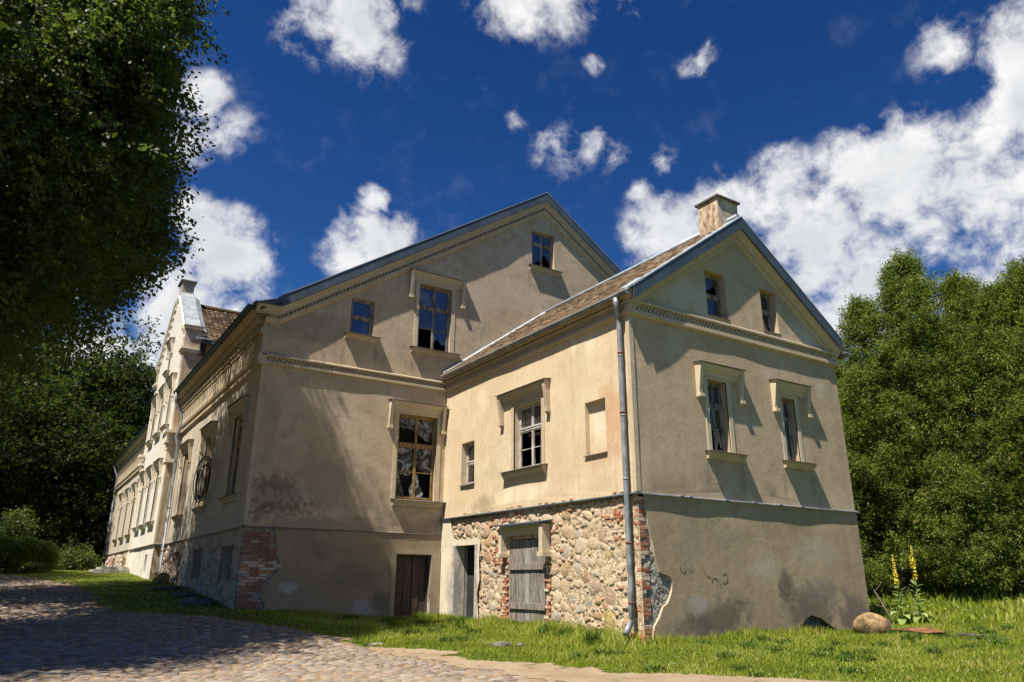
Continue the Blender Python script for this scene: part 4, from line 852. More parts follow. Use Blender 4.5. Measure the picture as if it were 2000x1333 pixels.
film_piece('plastic_sheet', fA, [(9.8, 4.55), (9.95, 4.4), (10.05, 4.05), (10.15, 3.84), (9.8, 3.84)], -.18, w_, 5)
film_piece('plastic_sheet', fA, [(10.4, 4.7), (10.52, 4.68), (10.62, 4.3), (10.78, 3.95), (10.7, 3.84), (10.3, 3.84), (10.26, 4.1), (10.38, 4.3)], -.15, w_, 7)
m_ = MB().mat(M_DARK); m_.fbox(fA, 9.4, 11.5, 3.3, 6.9, -1.2, -1.1); m_.build('dark_room_backing', None, MH)  # near-black sheet added behind the window, its colour stands in for the unlit room
# boarded cellar door in the gable plinth
m_ = MB().mat(M_DOORD); m_.fbox(fA, 9.88, 9.94, 0, 2.03, -.26, -.16); m_.fbox(fA, 11.04, 11.1, 0, 2.03, -.26, -.16); m_.fbox(fA, 9.94, 11.04, 1.97, 2.03, -.26, -.16)
door = m_.build('door', None, MH, label='dark brown boarded cellar door')
for i, (a, b) in enumerate(((9.95, 10.23), (10.25, 10.53), (10.55, 10.78), (10.8, 11.03))): m_ = MB().mat(M_DOORD); m_.fbox(fA, a, b, .08 + .02 * i, 1.96, -.25, -.19 - .015 * (i % 2)); m_.build('board', None, door, bevel=.004)
m_ = MB().mat(plaster('cellar_door_render', (.31, .25, .17), (.35, .285, .2), (.26, .21, .14))); m_.fbox(fA, 9.72, 9.875, -.3, 2.16, -.03, .045); m_.fbox(fA, 11.105, 11.42, -.3, 2.16, -.03, .045); m_.fbox(fA, 9.875, 11.105, 2.04, 2.16, -.03, .045); m_.build('door_surround', None, MH)
# long courtyard front ---------------------------------------------------
wn = [(23.55, 24.75), (28.1, 29.3), (32.5, 33.7)]; wf = [(46.0, 47.1), (49.2, 50.3), (52.6, 53.7), (56.1, 57.2)]
bn = [(22.95, 24.1, 1.2, 2.2), (27.4, 28.4, 1.3, 2.25), (31.6, 32.9, 1.4, 2.28)]; bf = [(46.2, 47.2, 1.75, 2.45), (49.5, 50.4, 1.8, 2.45), (55, 55.9, 1.9, 2.5)]
Wz = (3.74, 6.3)
wall('wall', fD, [(yA, zM), (YE0, zM), (YE0, 9.2), (yA, 9.2)], [rect(a, b, *Wz) for a, b in wn], M_D, MH, .2)
wall('wall', fD, [(YE1, zM + .15), (62.5, zM + .15), (62.5, 9.2), (YE1, 9.2)], [rect(a, b, *Wz) for a, b in wf], M_D, MH, .7, step=.8)
wall('plinth', fD, [(yA, -.2), (YE0, -.2), (YE0, zM), (yA, zM)], [rect(*b) for b in bn], M_DB, MH, 3.0, step=.16, o=.02, amp=1.6, depth=.5)
wall('plinth', fD, [(YE1, .8), (62.5, .8), (62.5, zM + .15), (YE1, zM + .15)], [rect(*b) for b in bf], M_DB, MH, 3.3, step=.25, o=.02, amp=1.6, depth=.5)
m_ = MB().mat(M_DARK); m_.box(xD + .5, xD + .55, yA + .3, 62, -.3, 2.5); m_.build('cellar_wall', None, MH)
for (a, b, c, e) in bn + bf:
    m_ = MB().mat(M_WFR); n = 5
    for i in range(n): m_.fbox(fD, a + (b - a) * (i + .4) / n, a + (b - a) * (i + .4) / n + .04, c, e, -.2, -.16)
    m_.fbox(fD, a, b, (c + e) / 2 - .02, (c + e) / 2 + .02, -.2, -.15); m_.build('cellar_grille', None, MH)
    za = c
    for side in (a - .1, b + .1):
        za = c - .05
        while za < e: brick(MH, fD(side, za + .03, .02), (.06, .2, .066), BMD); za += .08
rs = np.random.default_rng(5); ds = []
for _ in range(1100):
    y_ = rs.uniform(yA + .1, 62); z_ = rs.uniform(.5, 2.6) ; r = rs.uniform(.05, .17)
    if YE0 - .2 < y_ < YE1 + .2 or any(a - .2 < y_ < b + .2 and c - .1 < z_ < e + .1 for a, b, c, e in bn + bf): continue
    ds.append((np.array(fD(y_, z_, .02)), wallM('D') @ rot3(0, 0, rs.uniform(-1, 1)) @ np.diag((r * 1.2, r * .8, .045)), rs.random()))
scatter(ds, 'plinth_stones', rndmat('plinth_stone', [(0, (.38, .3, .22)), (.3, (.5, .42, .33)), (.6, (.36, .2, .12)), (1, (.56, .49, .4))], True, .95, 9, (.3, .25, .2), .6, .7, .02), SV, MH, kind='stuff')
ledge(MH, fD, yA - .06, YE0, zM, .08, M_LEAD); ledge(MH, fD, YE1, 62.5, zM + .15, .08, M_LEAD)
for i, (a, b) in enumerate(wn + wf):
    window(MH, fD, a, b, *Wz, .16, M_WFO, cols=2, trans=.64, low=2, top=1, missing=(1,) if i == 0 else ())
    hood(MH, fD, a - .45, b + .45, 6.72, 5.75, (a, b, *Wz), mat=M_TR if i < 3 else M_TRE); sill(MH, fD, a - .25, b + .25, 3.72)
def frieze(parent, fr, u0, u1, mat):
    string_course(parent, fr, u0, u1, zS - .02, zS + .36, mat, .13)
    mb = MB().mat(mat)
    u = u0 + .1
    while u < u1 - .12: mb.fbox(fr, u, u + .2, 7.98, 8.32, -.03, .12); u += .38
    mb.build('frieze_panels', None, parent, kind='stuff')
    mb = MB().mat(mat); mb.fbox(fr, u0, u1, 7.84, 7.98, -.03, .12); mb.fbox(fr, u0, u1, 8.32, 8.42, -.03, .12); mb.build('frieze_band', None, parent)
    dentils(parent, fr, u0, u1, 8.43, 8.56, -.03, .17, .27, mat, 1, name='consoles', fill=.5)
    dentils(parent, fr, u0, u1, 8.57, 8.84, -.03, .22, .2, mat, 2, name='corbels', fill=.5)
    mb = MB().mat(mat); mb.prof(fr, u0 - .0, u1, [(-.03, 8.84), (.24, 8.84), (.28, 8.98), (.26, 9.06), (-.03, 9.06)]); mb.prof(fr, u0 - .0, u1, [(-.03, 9.07), (.3, 9.1), (.42, 9.2), (.45, 9.28), (-.03, 9.34)]); mb.build('eaves_cornice', None, parent)
frieze(MH, fD, yA + .35, YE0, M_TR)
frieze(MH, fD, YE1, 62.4, M_TR)
# corner pier
mb = MB().mat(M_TR); mb.fbox(fD, yA - .02, yA + .34, 7.84, 8.95, -.05, .12); mb.fbox(fD, yA - .05, yA + .38, 8.45, 8.62, -.05, .2); mb.fbox(fD, yA - .12, yA + .42, zS - .02, zS + .34, -.05, .19)
mb.fbox(fD, yA - .02, yA + .34, zM + .05, zS - .03, -.05, .05); mb.build('corner_pier', None, MH)
gutter(MH, xD - .52, yA + .2, YE0, 9.38, .09, M_ZIND); gutter(MH, xD - .52, YE1, 62.6, 9.38, .09, M_ZIND)
mb = MB().mat(M_ZIND); mb.hexa([(xD - .5, yA - .26, 9.3), (xD + .1, yA - .26, 9.36), (xD + .1, YE0, 9.36), (xD - .5, YE0, 9.3), (xD - .5, yA - .26, 9.34), (xD + .1, yA - .26, 9.55), (xD + .1, YE0, 9.55), (xD - .5, YE0, 9.34)]); mb.build('eaves_board', None, MH)
pipe(MH, [(xD - .52, 35.1, 9.3), (xD - .5, 35.2, 8.9), (xD - .16, 35.2, 8.3), (xD - .14, 35.2, 7.9), (xD - .25, 35.2, 7.3), (xD - .14, 35.2, 6.9), (xD - .14, 35.2, 1.6), (xD - .3, 35.0, 1.45)], .07, [(xD - .14, 35.2, z_) for z_ in (6.2, 4.2, 2.4)])
pipe(MH, [(xD - .5, 61.6, 9.3), (xD - .16, 61.6, 8.4), (xD - .14, 61.6, 2), (xD - .3, 61.5, 1.9)], .07, [(xD - .14, 61.6, z_) for z_ in (6.2, 4.2)])
mb = MB().mat(M_D); mb.fbox(fD, 61.9, 62.5, 2.9, 9.0, -.05, .12); mb.build('corner_pilaster', None, MH)
# ---- central projecting gable
ym = (YE0 + YE1) / 2
UP = [(36.95, 38.05), (39.4, 40.5), (41.85, 42.95)]
op = [rect(a, b, 8.15, 10.15) for a, b in UP] + [rect(39.55, 40.35, 11.4, 12.75)] + [rect(a, b, 3.74, 6.1) for a, b in UP] + [rect(37.2, 37.9, 1.5, 2.3)]
wall('gable_wall', fE, [(YE0, .8), (YE1, .8), (YE1, 12.6), (ym, 15.9), (YE0, 12.6)], op, M_E, MH, .4, step=.6)
wall('gable_side', fS, [(XE, .8), (xD + 1.2, .8), (xD + 1.2, 12.2), (XE, 12.6)], [], M_C, MH, .8)
mb = MB().mat(M_E); mb.box(XE, XE + .7, YE1 - .02, YE1, .8, 12.6); mb.build('gable_side', None, MH)
mb = MB().mat(M_TRE)
for a, b in UP: pass
mb.build('string', None, MH) if 0 else mb.bm.free()
for a, b in UP:
    window(MH, fE, a, b, 8.15, 10.15, .2, M_WFW, cols=2, trans=.64, low=2, top=1); hood(MH, fE, a - .4, b + .4, 10.55, 9.4, (a, b, 8.15, 10.15), mat=M_TRE); sill(MH, fE, a - .25, b + .25, 8.12, mat=M_TRE)
    window(MH, fE, a, b, 3.74, 6.1, .2, M_WFR, cols=2, trans=.64, low=2, top=1); hood(MH, fE, a - .4, b + .4, 6.5, 5.6, (a, b, 3.74, 6.1), mat=M_TRE); sill(MH, fE, a - .25, b + .25, 3.72, mat=M_TRE)
window(MH, fE, 39.55, 40.35, 11.4, 12.75, .2, M_WFW, cols=2, trans=.6, low=1, top=1); hood(MH, fE, 39.2, 40.7, 13.05, 12.2, (39.55, 40.35, 11.4, 12.75), mat=M_TRE); sill(MH, fE, 39.35, 40.55, 11.35, mat=M_TRE)
# cornice between storeys on the projecting front, wrapping the near side
for fr, a, b in ((fE, YE0 - .02, YE1), (fS, XE - .02, xD - .05)):
    if fr is fE: continue
for (z0_, pr) in ((7.05, .22), (6.75, .12), (7.5, .3)):
    mb = MB().mat(M_TRE); mb.box(XE - pr, xD - .0, YE0 - pr, YE0 + .5, z0_, z0_ + .14); mb.build('pier_moulding', None, MH); mb = MB().mat(M_TRE); mb.box(XE - pr, XE + .05, YE1 - .5, YE1 + pr * .5, z0_, z0_ + .14); mb.build('pier_moulding', None, MH)
mb = MB().mat(M_TRE); mb.box(XE - .1, xD, YE0 - .1, YE0 + .45, 6.2, 7.6); mb.build('pier_console', None, MH)
for q in ((YE0, YE0 + .45, 7.64, 10.6), (YE1 - .45, YE1, 7.64, 10.6), (YE0, YE0 + .5, zM, 6.2), (YE1 - .5, YE1, zM - 1.2, 6.7)): mb = MB().mat(M_TRE); mb.fbox(fE, *q, -.03, .05); mb.build('pilaster', None, MH)
ledge(MH, fE, YE0, YE1, zM, .08, M_LEAD); ledge(MH, fS, XE - .05, xD, zM, .08, M_LEAD)
# shoulder piers with caps, sloping zinc coping, apex block
M_PIER = simple('pier_render', (.40, .345, .27), .95, .25, 3, .4, c2=(.46, .40, .31))
for y0, y1, s_ in ((YE0, YE0 + .55, 1), (YE1 - .55, YE1, -1)):
    mb = MB().mat(M_TRE); mb.box(XE - .1, XE + .66, y0 - .1, y1 + .1, 11.38, 11.5); mb.box(XE - .16, XE + .72, y0 - .16, y1 + .16, 11.5, 11.58); mb.mat(M_PIER).box(XE - .02, XE + .62, y0, y1, 10.6, 11.38); mb.box(XE - .04, XE + .62, y0, y1, 11.58, 12.55)
    mb.mat(M_TRE).box(XE - .12, XE + .7, y0 - .1, y1 + .12, 12.55, 12.64); mb.mat(M_LEAD).box(XE - .15, XE + .73, y0 - .14, y1 + .12, 12.64, 12.68); mb.build('shoulder_pier', None, MH)
mb = MB().mat(M_PIER); mb.box(XE - .04, XE + .56, ym - .5, ym + .5, 15.3, 16.3); mb.mat(M_LEAD).box(XE - .14, XE + .66, ym - .6, ym + .6, 16.3, 16.37); mb.build('apex_block', None, MH)
for s_ in (1, -1):
    ya, yb = (YE0 + .1, ym - .5) if s_ > 0 else (YE1 - .1, ym + .5)
    mb = MB().mat(M_ZLT)
    for k in range(4):
        q0, q1 = k / 4, (k + 1) / 4 - .006; P0 = (ya + (yb - ya) * q0, 12.72 + 2.95 * q0); P1 = (ya + (yb - ya) * q1, 12.72 + 2.95 * q1); e = .004 * (k % 2)
        mb.hexa([(XE - .06, P0[0], P0[1] - .2), (XE + .62, P0[0], P0[1] - .2), (XE + .62, P1[0], P1[1] - .2), (XE - .06, P1[0], P1[1] - .2), (XE - .06, P0[0], P0[1] + e), (XE + .62, P0[0], P0[1] + e), (XE + .62, P1[0], P1[1] + e), (XE - .06, P1[0], P1[1] + e)])
    mb.mat(M_ZINC).hexa([(XE + .62, ya, 12.3), (XE + .9, ya, 12.3), (XE + .9, yb, 15.2), (XE + .62, yb, 15.2), (XE + .62, ya, 12.6), (XE + .9, ya, 12.5), (XE + .9, yb, 15.4), (XE + .62, yb, 15.55)])
    mb.build('coping', None, MH)
    mb = MB().mat(M_TRE); mb.rake(fE, (ya, 12.55), (yb, 15.5), [(-.03, -.05), (.16, -.05), (.14, -.15), (.06, -.3), (-.03, -.35)]); mb.build('raking_cornice', None, MH)
    dentils(MH, fE, *(sorted((ya, yb))), 12.0 if s_ > 0 else 14.95, 12.15 if s_ > 0 else 15.1, -.03, .1, .4, M_TRE, 1, name='corbels', slope=(lambda u: (u - YE0 - .1) * 2.95 / 3.75) if s_ > 0 else (lambda u: -(u - ym - .5) * 2.95 / 3.75), fill=.4)
# cross roof behind the stepped gable, tiles face the viewer
mb = MB().mat(M_TILE); ze, zr_ = 12.0, 15.2; x0, x1 = XE + .75, 15.5
for ya, yb in ((YE0 - .25, ym), (YE1 + .25, ym)): mb.hexa([(x0, ya, ze - .12), (x1, ya, ze - .12), (x1, yb, zr_ - .12), (x0, yb, zr_ - .12), (x0, ya, ze - .04), (x1, ya, ze - .04), (x1, yb, zr_ - .04), (x0, yb, zr_ - .04)])
mb.build('cross_roof', None, MH)
up_ = Vector((0, ym - YE0 + .25, zr_ - ze)).normalized()
tile_roof(MH, (x0 + .02, YE0 - .27, ze), (1, 0, 0), up_, int((x1 - x0) / .24), int((ym - YE0 + .25) / up_.y / .33), .24, .33, 0, th=.14)
gl = [o for o in MH.children if o.name.startswith('roof_tiles')]
mb = MB().mat(M_TILE); mb.tube([(x0, ym, zr_ + .02), (x1, ym, zr_ + .02)], .14, 8); mb.build('ridge_tiles', None, MH)
mb = MB().mat(M_C); mb.box(xD + 1.2, 14, YE0 + .02, YE0 + .3, 9, 12.0); mb.build('gable_side', None, MH)
mb = MB().mat(M_ZIND); mb.box(x0 - .1, x1, YE0 - .42, YE0 - .28, 11.82, 11.95); mb.mat(M_ZLT).box(x0 - .35, x0 + .25, YE0 - .45, YE0 - .2, 12.0, 12.06); mb.mat(M_DARK).box(x0 - .1, x0 + .15, YE0 - .3, YE0, 11.3, 11.95); mb.build('gutter', None, MH)
window(MH, fS, 5.75, 6.6, 9.9, 11.45, -.06, simple('white_casement', (.62, .58, .52), .8, .2, 9, .2), cols=2, trans=.6, low=2, top=1, glass=M_GL, label='small pale casement under the cross roof eaves')
# ================================================================== small things
def blob(name, c, size, mat, seed, sub=3, amp=.25, flat=0.0, **kw):
    bm = bmesh.new(); bmesh.ops.create_icosphere(bm, subdivisions=sub, radius=1); r = random.Random(seed); ks = [(Vector((r.uniform(-1, 1), r.uniform(-1, 1), r.uniform(-1, 1))).normalized() * r.uniform(1, 3.5), r.uniform(0, 6), r.uniform(.2, 1)) for _ in range(9)]
    for v in bm.verts:
        d = v.co.copy(); h = sum(a * math.sin(k.dot(d) * 1.6 + p) / k.length for k, p, a in ks) * amp
        q = d * (1 + h); q.x = math.copysign(abs(q.x) ** .85, q.x); q.y = math.copysign(abs(q.y) ** .85, q.y)
        v.co = Vector((q.x * size[0], q.y * size[1], q.z * size[2]))
    for f_ in bm.faces: f_.smooth = True
    me = bpy.data.meshes.new(name); bm.to_mesh(me); bm.free(); me.materials.append(mat); return link(name, me, None, True, c, **kw)
b_ = blob('boulder', (19.02, 11.95, T(19.02, 11.95) + .18), (.46, .33, .34), M_BOUL, 4, amp=.12, label='rounded tan boulder in the grass against the front corner of the annex', cat='boulder') if 0 else tag(blob('boulder', (19.02, 11.95, T(19.02, 11.95) + .18), (.46, .33, .30), M_BOUL, 4, amp=.2), 'rounded tan boulder in the grass against the front corner of the annex', 'boulder')
b_.rotation_euler = (0, 0, R_(-25))
tag(blob('rock', (8.83, 13.9, T(8.83, 13.9) + .02), (.26, .16, .11), M_ROCK, 9, amp=.3), 'low dark rock lying in the grass between annex door and path', 'rock')
tag(blob('rock', (9.2, 13.72, T(9.2, 13.72) + .0), (.1, .08, .07), M_ROCK, 12, amp=.3), 'fist-sized dark stone just right of the low rock in the grass', 'rock')
tag(blob('stone_slab', (6.6, 15.4, T(6.6, 15.4) + .01), (.2, .12, .045), M_COB, 14, amp=.1), 'flat pale stone at the edge of the cobbles and the grass', 'stone')
for i, (x, y, sx, sy, sz, lb) in enumerate(((4.6, 23.6, .5, .28, .14, 'broad broken grey slab below the near cellar window of the courtyard front'), (4.5, 25.6, .4, .3, .1, 'low rubble lump between the first and second cellar windows'), (4.6, 31.3, .3, .3, .3, 'upright pale rubble stone beside the cellar window nearest the downpipe'), (4.4, 28.3, .55, .35, .09, 'flat slab half sunk in grass under the coiled cable'))):
    tag(blob('stone_slab', (x, y, T(x, y) + sz * .3), (sx, sy, sz), M_ROCK if i != 2 else M_BOUL, 20 + i, amp=.2), lb, 'stone')
# concrete step in front of the far wing
m_ = MB().mat(M_CON); zc_ = T(4.3, 43.8)
m_.box(3.2, 4.7, 42.6, 46.6, zc_ - .15, zc_ + .14); m_.box(3.5, 4.7, 42.9, 46.3, zc_ + .14, zc_ + .26)
st = m_.build('concrete_step', None, None, bevel=.01); tag(st, 'long pale concrete step at the foot of the projecting gable', 'step')
# rusty sheet in the lawn
pl = MB().mat(M_RUST); pts = [(19.3, 11.45), (19.55, 10.9), (19.3, 10.4), (19.05, 10.0), (18.75, 10.0), (18.9, 10.5), (19.0, 11.0), (18.95, 11.5)]
top = [(x, y, T(x, y) + .09 + .03 * math.sin(i * 2.1)) for i, (x, y) in enumerate(pts)]; pl.prism([(x, y, z - .012) for x, y, z in top], top)
o = pl.build('rusty_sheet', None, None); tag(o, 'rusty brown metal sheet lying flat in the grass right of the boulder', 'metal sheet')
pl = MB().mat(M_ROCK); pl.prism([(18.85 + a, 9.75 + b, T(18.9, 9.6) + .03) for a, b in ((0, 0), (.2, -.15), (-.1, -.75), (-.3, -.6))], [(18.85 + a, 9.75 + b, T(18.9, 9.6) + .08) for a, b in ((0, 0), (.2, -.15), (-.1, -.75), (-.3, -.6))]); tag(pl.build('dark_plate', None, None), 'small dark plate at the right end of the rusty sheet', 'metal sheet')
# bent dead branch behind the corner
def stick(name, pts, rad, lb, cat='branch', twigs=()):
    mb = MB().mat(M_DRY); mb.tube(pts, rad, 7)
    for t in twigs: mb.tube(t[0], t[1], 5)
    return tag(mb.build(name, None, None), lb, cat)
g = T(20.6, 12.5)
stick('dead_branch', [(20.7, 12.35, g - .05), (20.62, 12.5, g + .45), (20.5, 12.7, g + .95), (20.28, 12.95, g + 1.18), (19.95, 13.3, g + 1.42)], [.03, .028, .024, .02, .012], 'thin dead branch bent over and propped behind the annex corner', twigs=[([(20.6, 12.52, g + .5), (20.35, 12.75, g + .6), (20.1, 13.0, g + .78)], [.016, .013, .007]), ([(20.5, 12.7, g + .9), (20.75, 12.6, g + 1.15)], [.01, .004])])
# mullein plants
def mullein(x, y, h, lb, seed, fork=False):
    g = T(x, y); t = thing('mullein_plant', (x, y, g), lb, 'plant', 'mullein plants in the lawn'); r = random.Random(seed)
    mb = MB().mat(M_MUL); lean = r.uniform(-.04, .04); mb.tube([(x, y, g - .03), (x + lean, y, g + h * .5), (x + lean * 2, y, g + h)], [.018, .014, .006], 6)
    if fork: mb.tube([(x, y, g + h * .55), (x - .1, y - .02, g + h * .7), (x - .13, y - .02, g + h * .85)], [.01, .008, .004], 5)
    mb.build('stem', None, t)
    for i in range(26):
        f_ = i / 26; hh = h * (.01 + .52 * f_ ** 1.2); L = (.5 if f_ < .4 else .36) * (1 - .45 * f_) * r.uniform(.85, 1.15); a = i * 2.4 + r.uniform(-.3, .3); d = Vector((math.cos(a), math.sin(a), 0)); s = Vector((-d.y, d.x, 0)); wdt = L * .24
        P0 = Vector((x, y, g + hh)); up = .55 + r.uniform(-.2, .3)
        c = [P0 + d * L * q + Vector((0, 0, L * (up * q - .75 * q * q * (1.1 - f_)))) for q in (0, .35, .7, 1)]
        V = [c[0] - s * wdt * .2, c[0] + s * wdt * .2, c[1] - s * wdt + Vector((0, 0, .02)), c[1], c[1] + s * wdt + Vector((0, 0, .02)), c[2] - s * wdt * .75 + Vector((0, 0, .015)), c[2], c[2] + s * wdt * .75 + Vector((0, 0, .015)), c[3]]
        F = [(0, 3, 2), (0, 1, 3), (1, 4, 3), (2, 3, 6), (2, 6, 5), (3, 4, 7), (3, 7, 6), (5, 6, 8), (6, 7, 8)]
        link('leaf', mesh_np('leaf', [tuple(v) for v in V], F, M_MUL, np.full(9, r.random()), True), t)
    T_ = []
    fv = (np.array([(1, 0, 0), (.3, .95, .1), (-.8, .6, 0), (-.8, -.6, .1), (.3, -.95, 0), (0, 0, .6)], float), np.array([(0, 1, 5), (1, 2, 5), (2, 3, 5), (3, 4, 5), (4, 0, 5)]))
    for i in range(150):
        q = r.random(); hh = h * (.56 + .43 * q); a = r.uniform(0, 6.28); rad = .035 * (1.2 - q) + .008
        T_.append((np.array((x + lean * 2 * hh / h + rad * math.cos(a), y + rad * math.sin(a), g + hh)), rot3(r.uniform(-1.2, 1.2), r.uniform(-1.2, 1.2), a) * (.022 * (1.25 - .7 * q)), r.random()))
        if fork and i % 4 == 0: T_.append((np.array((x - .13 + .02 * math.cos(a), y - .02 + .02 * math.sin(a), g + h * (.7 + .16 * q))), rot3(1, a, 0) * .017, r.random()))
    scatter(T_, 'flower_spike', M_YEL, [fv], t, False, kind='stuff')
mullein(21.15, 12.35, 1.9, 'shorter mullein with yellow flower spike, left of the pair in the lawn', 1)
mullein(21.45, 12.0, 2.12, 'taller mullein with a forked yellow flower spike and big pale leaves', 2, True)
# coil of black cable on the courtyard wall
t = thing('cable_coil', (xD - .1, 27.4, 4.5), 'loops of black cable hanging on the courtyard wall over the middle window', 'cable coil'); r = random.Random(4); mb = MB().mat(M_BLK)
for k in range(5):
    cy_, cz_ = 27.5 + r.uniform(-.35, .35), 4.55 + r.uniform(-.12, .12); a_, b_ = r.uniform(.75, 1.15), r.uniform(.6, .8); ph = r.uniform(0, 6)
    mb.tube([(xD - .26 - .02 * k, cy_ + a_ * math.cos(q) * (1 + .06 * math.sin(3 * q + ph)), cz_ + b_ * math.sin(q) * (1 + .05 * math.sin(2 * q + ph))) for q in np.linspace(0, 6.28, 36)], .018, 5, False)
mb.build('loop', None, t); mb = MB().mat(M_RUST); mb.tube([(xD, 27.5, 5.28), (xD - .34, 27.5, 5.3)], .012, 5); mb.build('hook', None, t)
# ================================================================== foliage
def leaves_from(C, D, n_per, L, spread, size, rng, droop=0.0, shape='leaf', aspect=.62):
    """C (n,3) twig starts, D (n,3) twig vectors; leaves along each twig -> V,F,rnd"""
    n = len(C); t = rng.random((n, n_per, 1)); base = C[:, None] + D[:, None] * t
    base = base + rng.normal(0, 1, (n, n_per, 3)) * spread * (.4 + t); base[..., 2] -= droop * (t[..., 0] ** 2)
    N = n * n_per; b = base.reshape(N, 3)
    dirr = (D / np.linalg.norm(D, axis=1, keepdims=True))[:, None].repeat(n_per, 1).reshape(N, 3) * .6 + rng.normal(0, 1, (N, 3)) * .7; dirr[:, 2] -= .35
    dirr /= np.linalg.norm(dirr, axis=1, keepdims=True)
    nr = rng.normal(0, 1, (N, 3)) + np.array([0, 0, 1.2]); s = np.cross(dirr, nr); s /= np.linalg.norm(s, axis=1, keepdims=True) + 1e-9
    sz = size * rng.uniform(.55, 1.3, (N, 1)); nn = np.cross(s, dirr)
    a = b; m1 = b + dirr * sz * .45 + s * sz * aspect * .5 + nn * sz * .06; m2 = b + dirr * sz * .45 - s * sz * aspect * .5 + nn * sz * .06; e = b + dirr * sz
    V = np.stack([a, m1, e, m2], 1).reshape(-1, 3); F = np.arange(N * 4).reshape(N, 4)
    q = np.clip(rng.normal(.45, .22, n)[:, None].repeat(n_per, 1).reshape(N) + rng.normal(0, .12, N), 0, 1)
    return V, F, q.repeat(4)
def tubes_np(segs, n=5):
    """segs: (p0,p1,r0,r1)"""
    P0 = np.array([s[0] for s in segs]); P1 = np.array([s[1] for s in segs]); r0 = np.array([s[2] for s in segs]); r1 = np.array([s[3] for s in segs])
    d = P1 - P0; d /= np.linalg.norm(d, axis=1, keepdims=True) + 1e-9; a = np.cross(d, np.where(np.abs(d[:, 2:3]) < .9, [[0, 0, 1.]], [[1., 0, 0]])); a /= np.linalg.norm(a, axis=1, keepdims=True); b = np.cross(d, a)
    k = np.arange(n) * 2 * math.pi / n; c, s = np.cos(k)[None, :, None], np.sin(k)[None, :, None]; ring = a[:, None] * c + b[:, None] * s
    V = np.concatenate([P0[:, None] + ring * r0[:, None, None], P1[:, None] + ring * r1[:, None, None]], 1).reshape(-1, 3)
    i = np.arange(len(segs))[:, None] * 2 * n; kk = np.arange(n)[None]; k2 = (kk + 1) % n
    F = np.stack([i + kk, i + k2, i + n + k2, i + n + kk], -1).reshape(-1, 4); return V, F
